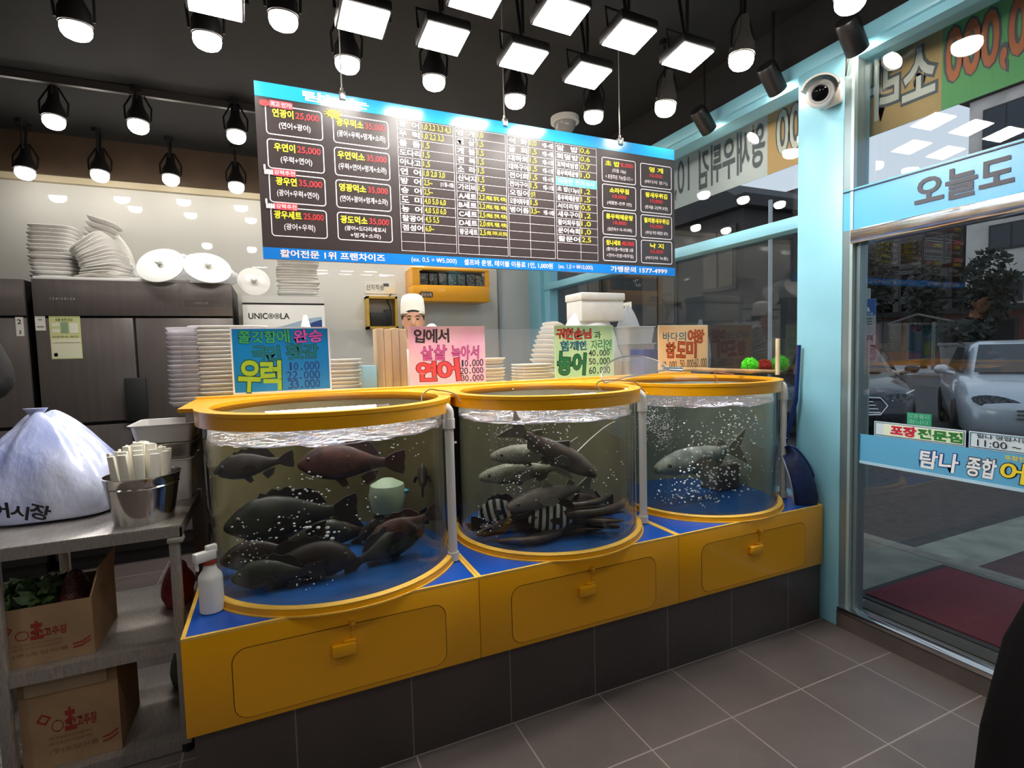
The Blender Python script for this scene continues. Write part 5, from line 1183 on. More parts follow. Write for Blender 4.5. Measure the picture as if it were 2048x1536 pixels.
note('notice', 'yellow green notice with white boxes on the large fridge door', 97, 632, 166, 717, FY - .001, (208, 212, 150),
     [('식품 보관 안내', .2, .05, .75, .12, (70, 74, 40)), (None, .08, .16, .32, .24, (232, 234, 214)), (None, .36, .14, .60, .40, (140, 166, 130)), (None, .64, .16, .92, .40, (232, 234, 214)), (None, .08, .30, .32, .38, (232, 234, 214)), (None, .03, .52, .97, .98, (226, 226, 196)), ('보관온도 확인', .06, .46, .9, .5, (90, 96, 50)), (None, .08, .62, .95, .63, (150, 150, 120)), (None, .08, .86, .2, .94, (200, 200, 170))])
note('energy_tag', 'white rounded energy tag at the top left of the large fridge', 69, 632, 92, 661, FY - .001, (226, 224, 216), [(None, .15, .7, .85, .78, (120, 116, 110)), (None, .3, .2, .7, .3, (150, 146, 140))], 'tag')
note('energy_tag', 'white tag with numerals on the fridge at the left edge', 30, 634, 49, 672, FY - .001, (226, 224, 216), [('3', .35, .70, .65, .88, (60, 58, 56)), ('2', .25, .12, .75, .36, (60, 58, 56))], 'tag')
q0, q1 = FPX_(252, 756), FPX_(300, 838)
hc_ = build('handle_cover', MB().box(q0[0], q1[0], FY - .07, FY - .032, q1[1], q0[1], .006), mat('black foam cover', (22, 24, 24), .6)); tag(hc_, 'black box shaped cover hanging over the large fridge door handles', 'cover')
# white freezer
UY = 4.72; ux0, ux1 = P(485, 620, 1, UY).x, P(649, 620, 1, UY).x; uz = P(560, 592, 1, UY).z
fz = thing('freezer', ((ux0 + ux1) / 2, UY, 0), 'white upright freezer with black lettering and a blue wave', 'freezer')
WFR = mat('white freezer enamel', (206, 206, 202), .3)
build('body', MB().box(ux0, ux1, UY + .03, WY - .03, 0, uz, .006), mat('grey freezer side', (170, 170, 166), .4), fz)
zl = P(560, 607, 1, UY).z; build('top_trim', MB().box(ux0, ux1, UY - .002, UY + .03, zl - .008, zl + .004), BLK, fz)
build('top_band', MB().box(ux0, ux1, UY, UY + .03, zl + .004, uz), WFR, fz); build('door', MB().box(ux0, ux1, UY, UY + .03, .12, zl - .008, .004), WFR, fz)
pl = Plane((0, UY, 0), (1, 0, 0), (0, 0, 1)); m = MB(); a = P(497, 636, 1, UY); b = P(579, 628, 1, UY); zb_ = P(540, 638, 1, UY).z; zt_ = P(540, 626, 1, UY).z
write(m, pl, 'UNIC', a.x, zb_, a.x + (b.x - a.x) * .46, zt_, 0, .02, .001); write(m, pl, 'LA', a.x + (b.x - a.x) * .77, zb_, b.x, zt_, 0, .02, .001)
for f in (.54, .69):
    cx_, cz_, r_ = a.x + (b.x - a.x) * f, (zb_ + zt_) / 2, (zt_ - zb_) * .46
    for r1, r0 in ((r_, r_ * .72), (r_ * .5, r_ * .1)):
        ps = [(cx_ + rr * math.cos(2 * PI * k / 20), cz_ + rr * math.sin(2 * PI * k / 20)) for rr in (r1, r0) for k in range(20)]
        m.add([pl.at(*p, .001) for p in ps], [(k, (k + 1) % 20, 20 + (k + 1) % 20, 20 + k) for k in range(20)], 1)
zw = P(560, 660, 1, UY).z - .1; top = P(640, 634, 1, UY).z; n = 20; lo = []; hi = []; h2 = []
for k in range(n + 1):
    f = k / n; x = ux0 + (ux1 - ux0) * (.28 + .68 * f); lo.append((x, zw)); c_ = P(520, 656, 1, UY).z + (top - P(520, 656, 1, UY).z) * (f * f * (3 - 2 * f)); hi.append((x, c_)); h2.append((x, c_ - .022 - .03 * math.sin(PI * f)))
m.add([pl.at(*p, .0008) for p in hi + h2], [(k, k + 1, n + 2 + k, n + 1 + k) for k in range(n)], 2); m.add([pl.at(*p, .0008) for p in h2 + lo], [(k, k + 1, n + 2 + k, n + 1 + k) for k in range(n)], 3)
build('lettering', m, [INKB, mat('grey ring ink', (110, 108, 106), .5), mat('pale wave', (150, 176, 196), .4), mat('deep wave', (30, 62, 126), .4)], fz)
# stacks of trays, lids and bags on top
zf1 = zt + .0005
shelf = build('top_board', MB().box(P(78, 550, 1, 4.8).x, P(385, 560, 1, 4.8).x, 4.68, 5.2, zf1, zf1 + .022, .003), WHITE); tag(shelf, 'flat white board lying on top of the large fridge under the trays', 'board'); zs = zf1 + .0225
stack(14, (P(112, 540, 1, 4.9).x, 4.9, zs), .27, .24, .027, 'the left tray stack on the large fridge', 'trays on the fridge, left stack', seed=8, wob=.008, what='white foam plate')
stack(13, (P(222, 540, 1, 4.9).x, 4.88, zs), .42, .26, .022, 'the wide tray stack on the large fridge', 'trays on the fridge, wide stack', seed=9, wob=.006, arc=math.radians(-3.2), lean=(-.02, .02), what='white foam plate')
stack(6, (P(188, 470, 1, 5.12).x, 5.16, zs + .25), .34, .2, .045, 'the loose bagged pile behind the fridge stacks', 'loose bagged trays', seed=10, lean=(.3, 0), wob=.006)
for o_ in [o for o in COL.objects if o.get('group') == 'loose bagged trays']: pass
bag('plastic_bag', 'pale wrapped bundle standing tall at the back of the fridge top', (P(205, 540, 1, 5.14).x, 5.2, zs), .22, .12, .50, mat('wrapped bundle film', (224, 222, 214), .35, bump=.5, bscale=12), 19)
def lid(name, label, c, r, tilt, m_):
    t = thing(name, tuple(c), label, 'lid', 'round lids'); L = MB().lathe([(.001, .012), (r * .62, .012), (r * .75, .006), (r * .95, .004), (r, 0), (r, .006), (r * .95, .010), (r * .75, .013), (r * .62, .02), (.001, .02)], n=40)
    Mx = Matrix.Translation(c) @ Matrix.Rotation(tilt[1], 4, 'Z') @ Matrix.Rotation(tilt[0], 4, 'X'); build('disc', L.xf(Mx), m_, t)
    K = MB().lathe([(.001, .02), (.012, .02), (.022, .035), (.026, .05), (.018, .06), (.001, .062)], n=20); build('knob', K.xf(Mx), m_, t); return t
LIDM = mat('milky lid plastic', (226, 226, 222), .3)
lid('round_lid', 'round white lid with a knob leaning in the corner between fridge and freezer', Vector((P(508, 573, 1, 4.79).x, 4.79, uz + .118)), .122, (math.radians(70), math.radians(6)), LIDM)
lid('round_lid', 'round bagged lid lying at the left on the fridge edge', Vector((P(322, 530, 1, 4.68).x, 4.68, zs + .10)), .16, (math.radians(58), math.radians(-12)), LIDM)
lid('round_lid', 'round bagged lid lying at the right on the fridge edge', Vector((P(415, 532, 1, 4.66).x, 4.66, zs + .09)), .16, (math.radians(52), math.radians(14)), LIDM)
bag('plastic_bag', 'crumpled clear bag of lids on the right half of the fridge top', (P(375, 545, 1, 4.95).x, 4.98, zs), .34, .16, .24, sheet('thin white bag film', (.93, .93, .94)), 21, wr=.14)
stack(15, (P(598, 590, 1, 4.95).x, 4.95, uz + .0005), .33, .26, .022, 'the tray stack on the white freezer', 'trays on the white freezer', seed=12, wob=.012, what='white foam plate')
bag('plastic_bag', 'white torn bag corner peeking above the blue sign', (P(615, 700, 1, 3.3).x, 3.36, PT), .10, .06, .47, mat('white bag heap', (238, 240, 242)), 23, knot=.1)

# wall things
wy = WY - .002; a, b = P(733, 592, 1, 5.3), P(797, 657, 1, 5.3)
wb = thing('wall_box', ((a.x + b.x) / 2, 5.3, b.z), 'open yellow wooden box on the white wall with a black device', 'wall box'); YW = mat('yellow painted wood', (198, 160, 62), .5, noise=.1); t_ = .022
m = MB(); m.box(a.x, b.x, 5.3, wy, a.z - t_, a.z); m.box(a.x, b.x, 5.3, wy, b.z, b.z + t_); m.box(a.x, a.x + t_, 5.3, wy, b.z, a.z); m.box(b.x - t_, b.x, 5.3, wy, b.z, a.z); build('case', m, YW, wb)
build('back', MB().box(a.x + t_, b.x - t_, wy - .01, wy, b.z + t_, a.z - t_), mat('pale box back', (180, 172, 160), .6), wb)
rd = thing('desk_radio', (a.x + .12, 5.34, b.z + t_), 'black device with an antenna inside the yellow wall box', 'device'); build('case', MB().box(a.x + t_ + .01, b.x - .1, 5.32, 5.42, b.z + t_ + .0005, b.z + .16, .008), BLK, rd)
build('antenna', MB().tube(smooth([Vector((b.x - .09, 5.36, b.z + .1)), Vector((b.x - .06, 5.36, b.z + .2)), Vector((b.x - .085, 5.37, b.z + .28)), Vector((b.x - .045, 5.37, b.z + .35))]), .006, 8), BLK, rd); build('handset', MB().box(b.x - .13, b.x - .05, 5.33, 5.37, b.z + .04, b.z + .19, .012), BLK, rd)
note('wall_sticker', 'pale sticker with grey lettering above the yellow wall box', 728, 562, 792, 588, WY - .0045, (206, 205, 198), [('산지직송', .06, .25, .62, .72, (90, 88, 84)), (None, .60, .15, .78, .4, (70, 70, 72)), (None, .66, .45, .98, 1.0, (216, 206, 176))], 'sticker', .002)
yy = 5.16; a, b = P(824, 533, 1, yy), P(980, 604, 1, yy)
yb = thing('wall_cabinet', ((a.x + b.x) / 2, yy, b.z), 'yellow wall cabinet with a long window showing cutlery', 'wall cabinet')
W_, H_ = b.x - a.x, a.z - b.z; wa, wb_, wz0, wz1 = a.x + W_ * .09, b.x - W_ * .06, b.z + H_ * .48, a.z - H_ * .08
m = MB(); m.box(a.x, b.x, yy, wy, b.z, wz0, .006); m.box(a.x, b.x, yy, wy, wz1, a.z, .006); m.box(a.x, wa, yy, wy, wz0, wz1); m.box(wb_, b.x, yy, wy, wz0, wz1); build('case', m, YEL, yb)
build('inside', MB().box(wa, wb_, yy + .1, wy, wz0, wz1), mat('dark cabinet inside', (40, 34, 34), .6), yb)
m = MB()
for k in range(7): m.box(wa + (wb_ - wa) * k / 7 + .008, wa + (wb_ - wa) * (k + 1) / 7 - .008, yy + .03, yy + .09, wz0 + .002, wz1 - .03, .004)
build('basket', m, mat('grey wire baskets', (150, 148, 146), .35, .6, noise=.7, nscale=60), yb)
build('pane', MB().box(wa, wb_, yy + .004, yy + .008, wz0, wz1), GLASS, yb)
p_ = Plane((0, yy, 0), (1, 0, 0), (0, 0, 1)); m = MB(); u = a.x + W_ * .08; z = b.z + H_ * .1; patch(m, p_, u, z, u + W_ * .17, z + H_ * .18, 0, .001, .02); write(m, p_, '살균소독', u + .015, z + .012, u + W_ * .17 - .015, z + H_ * .18 - .012, 1, .0, .002); build('lettering', m, [mat('badge brown', (96, 66, 40), .5), PAPER], yb)
dm = P(1130, 262, 2, 3.2); dc = thing('dome_camera', (dm.x, dm.y, 3.2), 'white dome camera on the ceiling behind the menu board', 'camera'); build('base', MB().lathe([(.001, CZ - .001), (.11, CZ - .001), (.11, CZ - .04), (.001, CZ - .04)], (dm.x, dm.y, 0), 28), WHITE, dc); build('dome', MB().lathe([(.085, CZ - .04), (.08, CZ - .08), (.05, CZ - .115), (.001, CZ - .125)], (dm.x, dm.y, 0), 28), mat('grey dome', (150, 150, 152), .15), dc)
# security camera on the pillar
cc_ = P(1652, 184, 0, FX - .07); sc_ = thing('security_camera', tuple(cc_), 'white security camera mounted on the light blue pillar', 'camera')
build('mount', MB().box(FX - .03, FX - .0045, cc_.y - .05, cc_.y + .05, cc_.z - .06, cc_.z + .06, .01), WHITE, sc_)
Mx = Matrix.Translation(cc_ + Vector((.0, .03, 0))) @ Vector((-.80, -.56, -.28)).to_track_quat('Z', 'Y').to_matrix().to_4x4()
build('housing', MB().lathe([(.001, -.06), (.052, -.06), (.062, -.04), (.064, .05), (.060, .075), (.05, .08)], n=32, caps=False).xf(Mx), WHITE, sc_)
build('front', MB().lathe([(.055, .074), (.042, .082), (.036, .072), (.001, .07)], n=32, caps=False).xf(Mx), mat('pale camera ring', (200, 200, 200), .2), sc_)
build('lens', MB().lathe([(.036, .074), (.034, .079), (.02, .083), (.001, .084)], n=32, caps=False).xf(Mx), mat('black lens', (10, 9, 12), .08), sc_)
rs = []
for z_, w_ in ((-.07, .075), (.02, .085), (.08, .09), (.12, .082)):
    rs.append([Vector((w_ * math.sin(a_) * 1.0, .012 + w_ * .86 * math.cos(a_), z_)) for a_ in [math.radians(-78 + 156 * k / 16) for k in range(17)]] + [Vector(((w_ - .006) * math.sin(a_), .012 + (w_ - .006) * .84 * math.cos(a_), z_)) for a_ in [math.radians(78 - 156 * k / 16) for k in range(17)]])
upm = Mx.copy(); lz = (Mx.to_3x3().inverted() @ Vector((0, 0, 1))); rotz = math.atan2(lz.y, lz.x) - PI / 2
build('sun_visor', MB().rings(rs).xf(Mx @ Matrix.Rotation(rotz, 4, 'Z')), WHITE, sc_)
build('cord', MB().tube(smooth([cc_ + Vector((.06, -.06, .06)), cc_ + Vector((.05, -.075, .13)), cc_ + Vector((.055, -.085, .2)), cc_ + Vector((.06, -.08, .25))]), .004, 6), BLK, sc_)

# ------------------------------------------------------------------ steel trolley and its load
KZ = .885; KX1, KX0, KY0, KY1 = -.352, -1.06, 2.29, 2.96
zs2 = P(330, 1291, 1, KY0).z; zs1 = P(355, 1486, 1, KY0).z
tr = thing('steel_trolley', ((KX0 + KX1) / 2, (KY0 + KY1) / 2, 0), 'stainless steel trolley with three shelves at the left edge', 'trolley')
DST = mat('worn stainless steel', (196, 190, 184), .36, .7, noise=.15, nscale=30, stretch=(12, 1, 1))
m = MB(); m.box(KX0, KX1, KY0, KY1, KZ - .012, KZ, .003); m.box(KX0, KX1, KY0, KY0 + .006, KZ - .045, KZ - .01); m.box(KX1 - .006, KX1, KY0, KY1, KZ - .045, KZ - .01); build('top_shelf', m, DST, tr)
for nm, z in (('middle_shelf', zs2), ('bottom_shelf', zs1)):
    m = MB(); m.box(KX0 + .02, KX1 - .02, KY0 + .02, KY1 - .02, z - .01, z, .003); m.box(KX0 + .02, KX1 - .02, KY0 + .015, KY0 + .022, z - .045, z); m.box(KX1 - .026, KX1 - .02, KY0 + .02, KY1 - .02, z - .045, z); build(nm, m, DST, tr)
for x in (-.902, KX1 - .028):
    for y in (KY0 + .022, KY1 - .022): lg = build('leg', MB().box(x - .017, x + .017, y - .017, y + .017, .03, KZ - .012, .004), DST, tr); build('foot', MB().lathe([(.001, 0), (.02, 0), (.02, .03), (.001, .03)], (x, y, 0), 14), BLK, lg)
build('corner_bumper', MB().box(KX1 - .05, KX1 + .004, KY0 - .004, KY0 + .05, KZ - .07, KZ - .046, .008), mat('grey corner cap', (150, 146, 140), .5), tr)
# printed plastic bag
bm_ = mat('lilac bag film', (158, 172, 228), .25, noise=.6, nscale=4, col2=(208, 214, 238), bump=.45, bscale=15, spec=.7, stretch=(1, 1, .6))
bc = P(108, 1022, 2, KZ); bc.y = 2.70; bc.x = P(112, 960, 1, 2.70).x; bz = KZ + .0008
sbg = thing('carrier_bag', (bc.x, bc.y, bz), 'lilac plastic carrier bag with black lettering on the trolley', 'bag')
rs = []; n = 40; q = random.Random(5)
prof = [(.19, .15, 0), (.21, .16, .02), (.225, .165, .05), (.245, .165, .11), (.245, .16, .15), (.222, .15, .20), (.19, .13, .255), (.158, .105, .30), (.118, .08, .345), (.08, .055, .38), (.05, .04, .402), (.03, .025, .412)]
for i, (a_, b_, z) in enumerate(prof):
    ring = []
    for j in range(n):
        an = 2 * PI * j / n; k = 1 + (.035 * math.sin(5 * an + z * 9) + .03 * math.sin(11 * an - z * 14) + .02 * math.sin(17 * an + 3)) * (z > .03) * (1 + z * 2)
        sh = .02 * (z / .3); e = 3.0
        c, s = math.cos(an), math.sin(an); c, s = math.copysign(abs(c) ** (2 / e), c), math.copysign(abs(s) ** (2 / e), s)
        ring.append(Vector((bc.x + a_ * k * c - sh, bc.y + b_ * k * s, bz + z * (1 if z < .02 else 1 + .05 * math.sin(3 * an)))))
    rs.append(ring)
bb = build('bag_film', MB().rings(rs), bm_, sbg, sharp=80, sub=1)
m = MB(); rs = [[Vector((bc.x - .04 + .04 * math.cos(a_) * f, bc.y - .02 + .02 * math.sin(a_) * f, bz + z)) for a_ in [2 * PI * k / 16 for k in range(16)]] for f, z in ((.55, .395), (.5, .412), (.8, .426), (1.0, .438))]
build('tied_ears', m.rings(rs), bm_, sbg, sharp=80)
def bagp(u, v): # lettering wraps the front of the bag
    return u, v
m = MB(); pl = Plane((bc.x, bc.y - .172, bz), (1, 0, .0), (0, 0, 1)); write(m, pl, '어시장', -.15, .025, .03, .08, 0, .03, .0, jit=.25, ref=True)
def wrapv(p):
    d = Vector((p[0] - bc.x, 0, 0)); zz = p[2] - bz; k = max(0, 1 - (abs(d.x) / .225) ** 3) ** (1 / 3); return (p[0], bc.y - .172 * k - .004, p[2] - .06 * (d.x / .262))
m.v = [wrapv(p) for p in m.v]; build('lettering', m, INKB, sbg)
m = MB(); ps = smooth([Vector((bc.x - .235, bc.y - .13, bz + .165)), Vector((bc.x - .19, bc.y - .15, bz + .17)), Vector((bc.x - .165, bc.y - .16, bz + .15)), Vector((bc.x - .175, bc.y - .16, bz + .115)), Vector((bc.x - .215, bc.y - .15, bz + .11))]); m.tube(ps, .003, 5); m.tube(smooth([Vector((bc.x - .24, bc.y - .12, bz + .15)), Vector((bc.x - .2, bc.y - .15, bz + .145)), Vector((bc.x - .21, bc.y - .15, bz + .125)), Vector((bc.x - .245, bc.y - .12, bz + .12))]), .005, 5); build('printed_mark', m, mat('navy print', (40, 48, 110), .5), sbg)
# bucket of chopsticks
qc = P(284, 1046, 2, KZ); bk = (qc.x, max(qc.y, KY0 + .085) + .055, KZ + .0006); dep = ROT.transposed() @ (Vector(bk) - CAM); kpx = -dep.z / FPX
rb, rt = 50 * kpx, 65 * kpx; hb = 92 * kpx
bu = thing('steel_bucket', bk, 'shiny steel bucket on the trolley corner holding paper chopstick sleeves', 'bucket')
build('bucket', MB().lathe([(.001, 0), (rb, 0), (rb + (rt - rb) * .75, hb * .76), (rb + (rt - rb) * .78 + .003, hb * .78), (rb + (rt - rb) * .8, hb * .80), (rt, hb * .98), (rt + .004, hb), (rt - .003, hb + .001), (rb + (rt - rb) * .5 - .003, hb * .5), (rb - .004, .004), (.001, .004)], bk, 48), mat('polished bucket steel', (206, 202, 198), .14, 1), bu)
SL = mat('white paper sleeve', (232, 228, 214), .6)
def sleeve():
    t = thing('chopsticks', (0, 0, 0), 'x', 'chopsticks'); w_ = .032; L = .242
    build('paper_sleeve', MB().box(-w_ / 2, w_ / 2, -.005, .005, 0, L, .003), SL, t)
    m = MB(); p_ = Plane((0, -.0053, 0), (1, 0, 0), (0, 0, 1)); write(m, p_, '감', -.008, .130, .008, .146, 0, .03, .0004); write(m, p_, '사', -.008, .110, .008, .126, 0, .03, .0004); build('lettering', m, INKB, t); return t
cs = sleeve(); first = True; k = 0; GC = 'paper chopstick sleeves in the steel bucket'
for ring_, (nr, rad, tl) in enumerate(((16, rt * 1.12, 7), (13, rt * .86, 5), (9, rt * .56, 3), (5, rt * .24, 1))):
    for j in range(nr):
        an = math.radians(-178 + (360 / nr) * j + (9 if ring_ else 4)); x, y = math.cos(an), math.sin(an)
        o = cs if first else dup(cs, (0, 0, 0)); first = False
        o.location = (bk[0] + x * rad * .56, bk[1] + y * rad * .56, bk[2] + .022 + R.uniform(0, .012) + .012 * ring_); 
        o.rotation_euler = (math.radians(-tl * y), math.radians(tl * x), an + PI / 2)
        if ring_ == 0 and y < .1 and j < 8: o['label'] = 'paper chopstick sleeve leaning on the front of the bucket rim, %s from the left' % ORD[j]
        else: o['label'] = 'paper chopstick sleeve packed behind the front row in the steel bucket'
        o['group'] = GC if not (ring_ == 0 and y < .1 and j < 8) else 'front row chopstick sleeves'
# steel pans behind the bucket
def pan(name, label, x0, x1, y0, y1, z, h, m_, cat='pan'):
    m = MB(); cx_, cy_ = (x0 + x1) / 2, (y0 + y1) / 2; rs = []
    for s_, zz in ((.86, 0), (.97, h - .004), (1.06, h), (1.06, h + .003), (.95, h + .002), (.85, .004)): rs.append([Vector((cx_ + (x1 - x0) / 2 * s_ * p[0], cy_ + (y1 - y0) / 2 * s_ * p[1], z + zz)) for p in rrect(-1, -1, 1, 1, .2, 6)])
    o = build(name, m.rings(rs), m_); return tag(o, label, cat)
py_ = 2.78
xw0, xw1 = P(272, 870, 1, py_).x, P(398, 870, 1, py_).x
za = P(330, 968, 1, py_).z; zb = P(330, 912, 1, py_).z; zc_ = P(330, 880, 1, py_).z; zd = P(330, 845, 1, py_).z
pan('plastic_tub', 'white plastic tub at the foot of the pan pile behind the bucket', P(335, 900, 1, py_).x - .1, xw1 - .02, 2.68, 2.9, KZ + .001, zb - KZ - .006, WHITE, 'tub')
pan('steel_pan', 'shiny steel pan between the tub and the white tray behind the bucket', xw0 + .02, xw1 - .005, 2.67, 2.91, zb + .001, zc_ - zb - .005, STEEL)
pan('serving_tray', 'pale grey rectangular tray topmost of the pile behind the bucket', xw0, xw1, 2.65, 2.93, zc_ + .003, zd - zc_, mat('pale grey tray', (186, 184, 182), .4), 'tray')
# cardboard boxes
def carton(label, x0, x1, y0, y1, z0, z1, open_, flap):
    t = thing('carton', ((x0 + x1) / 2, (y0 + y1) / 2, z0), label, 'box', 'kraft cartons on the trolley'); e = .006
    m = MB(); m.box(x0, x1, y0, y1, z0, z0 + e)
    m.box(x0, x1, y0, y0 + e, z0 + e, z1); m.box(x0, x1, y1 - e, y1, z0 + e, z1); m.box(x0, x0 + e, y0 + e, y1 - e, z0 + e, z1); m.box(x1 - e, x1, y0 + e, y1 - e, z0 + e, z1)
    build('carton_body', m, CARD, t)
    if open_:
        m = MB(); m.add([(x1, y0, z1), (x1, y1, z1), (x1 + .015, y1 - .02, z1 + flap), (x1 + .015, y0 + .06, z1 + flap * .9), (x1 - e, y0, z1), (x1 - e, y1, z1), (x1 + .015 - e, y1 - .02, z1 + flap), (x1 + .015 - e, y0 + .06, z1 + flap * .9)], [(0, 1, 2, 3), (4, 7, 6, 5), (0, 3, 7, 4), (1, 5, 6, 2), (3, 2, 6, 7), (0, 4, 5, 1)]); build('side_flap', m, CARD, t)
    else:
        m = MB(); m.box(x0, x1, y0 + .05, y1, z1, z1 + e); m.box(x0 + .02, x1 - .03, y0 - .004, y0, z1 - .045, z1 + .002); build('folded_flap', m, mat('pale kraft flap', (196, 172, 140), .8, noise=.1), t)
    p_ = Plane((0, y0, 0), (1, 0, 0), (0, 0, 1)); m = MB(); W_, H_ = x1 - x0, (z1 - z0) - (0 if open_ else .045)
    def R_(u0, v0, u1, v1): return x0 + W_ * u0, z0 + H_ * v0, x0 + W_ * u1, z0 + H_ * v1
    write(m, p_, '초', *R_(.43, .44, .55, .76), 0, .06, .001); write(m, p_, '고추장', *R_(.55, .46, .76, .62), 0, .03, .001)
    u0, v0, u1, v1 = R_(.18, .58, .28, .74); c = ((u0 + u1) / 2, (v0 + v1) / 2); h = (v1 - v0) / 2
    m.add([p_.at(c[0] + a * h * k, c[1] + b * h * k, .001) for k in (1, .6) for a, b in ((1, .2), (-.2, 1), (-1, -.2), (.2, -1))], [(k, (k + 1) % 4, 4 + (k + 1) % 4, 4 + k) for k in range(4)], 0)
    u0, v0, u1, v1 = R_(.3, .46, .42, .62); outline(m, p_, u0, v0, u1, v1, (v1 - v0) * .45, .003, 0, .001)
    for k in range(2): write(m, p_, '유통기한 별도표기 직사광선을 피하여', *R_(.26, .36 - .07 * k, .70, .40 - .07 * k), 1, .0, .001)
    write(m, p_, '(주)초담식품', *R_(.26, .16, .76, .24), 1, .0, .001)
    for k in range(2):
        u0, v0, u1, v1 = R_(.80, .16 + .06 * k, .97, .18 + .06 * k); m.add([p_.at(u0, v0, .001), p_.at(u1 - .025, v0 + .004, .001), p_.at(u1, v0 + .02, .001), p_.at(u1, v0 + .026, .001), p_.at(u1 - .027, v0 + .010, .001), p_.at(u0, v0 + .006, .001)], [(0, 1, 4, 5), (1, 2, 3, 4)], 0)
    build('lettering', m, [mat('carton red print', (150, 50, 40), .7), mat('carton brown print', (140, 100, 76), .7)], t); return t
cy0 = KY0 + .06
c1 = P(192, 1318, 1, cy0); c1t = P(180, 1195, 1, cy0); c0x = P(-45, 1250, 1, cy0).x
carton('open kraft carton of greens on the middle trolley shelf', max(c0x, KX0 + .03), c1.x, cy0, cy0 + .30, zs2 + .0008, c1t.z, True, .10)
gm2 = MB(); q = random.Random(3)
for k in range(150):
    p = Vector((q.uniform(max(c0x, KX0 + .05), c1.x - .14), q.uniform(cy0 + .03, cy0 + .26), c1t.z - .03 + q.uniform(0, .06))); d1 = Vector((q.uniform(-1, 1), q.uniform(-1, 1), q.uniform(0, 1))).normalized() * q.uniform(.02, .045); d2 = d1.orthogonal().normalized() * .016
    gm2.add([p - d1, p + d2, p + d1, p - d2], [(0, 1, 2, 3)])
gr = build('lettuce', gm2, mat('lettuce leaf', (84, 112, 62), .5, noise=.3)); tag(gr, 'loose green leaves heaped in the open carton', 'lettuce', None, 'stuff')
rbag = bag('vegetable_bag', 'dark red bag of vegetables beside the greens in the open carton', (c1.x - .09, cy0 + .16, zs2 + .012), .07, .1, c1t.z - zs2 + .05, mat('dark red bag', (84, 40, 38), .3, bump=.5), 31)
bag('produce_bag', 'red net bag on the right of the middle trolley shelf', (KX1 - .09, 2.72, zs2 + .001), .065, .12, .18, mat('red net bag', (140, 40, 38), .5, bump=.5, bscale=90), 33)
d1_ = P(246, 1506, 1, cy0); d1t = P(222, 1345, 1, cy0); d0x = P(35, 1400, 1, cy0).x
carton('closed kraft carton with folded top on the bottom trolley shelf', d0x, d1_.x, cy0, cy0 + .28, zs1 + .0008, d1t.z + .02, False, .05)
bag('produce_bag', 'green vegetables in a bag at the right of the bottom shelf', (KX1 - .085, 2.74, zs1 + .001), .06, .11, .20, mat('green produce bag', (84, 104, 66), .5, noise=.4, bump=.4), 35)
bag('foil_bag', 'crumpled silver bag at the left end of the bottom shelf', (KX0 + .10, cy0 + .1, zs1 + .001), .10, .12, .10, mat('silver bag film', (176, 176, 170), .3, .3, bump=1, bscale=26), 37, wr=.14)

a = P(1232, 608, 0, GX - .004); b = P(1263, 622, 0, GX - .004); p_ = Plane((GX - .004, 0, 0), (0, -1, 0), (0, 0, 1)); m = MB(); board(m, p_, -a.y, b.z, -b.y, a.z, .002)
wl_ = thing('window_label', (GX - .004, a.y, b.z), 'small white label stuck on the window above the frosted tubs', 'label'); build('sheet', m, PAPER, wl_)
m = MB()
for k in range(6): patch(m, p_, -a.y + (a.y - b.y) * (.12 + .13 * k), b.z + (a.z - b.z) * .35, -a.y + (a.y - b.y) * (.2 + .13 * k), b.z + (a.z - b.z) * .65, 0, .001)
build('lettering', m, mat('label grey print', (120, 116, 116), .6), wl_)

# ------------------------------------------------------------------ people
def skin_mesh(chain, edges, sub=2):
    """chain: name -> (point, radius); edges between names; root is the first"""
    names = list(chain); me = bpy.data.meshes.new('sk'); me.from_pydata([tuple(chain[k][0]) for k in names], [(names.index(a), names.index(b)) for a, b in edges], [])
    o = bpy.data.objects.new('sk', me); COL.objects.link(o); md = o.modifiers.new('s', 'SKIN'); md.use_smooth_shade = True
    sv = me.skin_vertices[0].data if me.skin_vertices else None
    if sv is None:
        bm = bmesh.new(); bm.from_mesh(me); bm.verts.layers.skin.verify(); bm.to_mesh(me); bm.free(); sv = me.skin_vertices[0].data
    for i, k in enumerate(names):
        r = chain[k][1]; sv[i].radius = r if isinstance(r, tuple) else (r, r); sv[i].use_root = i == 0
    ss = o.modifiers.new('d', 'SUBSURF'); ss.levels = sub
    return o
def bake(o, extra=None, voxel=None):
    if extra or voxel:
        pass
    bpy.context.view_layer.update(); dg = bpy.context.evaluated_depsgraph_get(); me = bpy.data.meshes.new_from_object(o.evaluated_get(dg), depsgraph=dg)
    mb = MB(); mb.v = [tuple(v.co) for v in me.vertices]; mb.f = [tuple(p.vertices) for p in me.polygons]; mb.m = [0] * len(mb.f)
    bpy.data.objects.remove(o); bpy.data.meshes.remove(me); return mb
def fuse(mb, voxel=.008, smooth_it=3):
    me = bpy.data.meshes.new('fz'); me.from_pydata(mb.v, [], mb.f); o = bpy.data.objects.new('fz', me); COL.objects.link(o)
    r = o.modifiers.new('r', 'REMESH'); r.mode = 'VOXEL'; r.voxel_size = voxel; s_ = o.modifiers.new('s', 'SMOOTH'); s_.iterations = smooth_it; s_.factor = .5
    return bake(o)
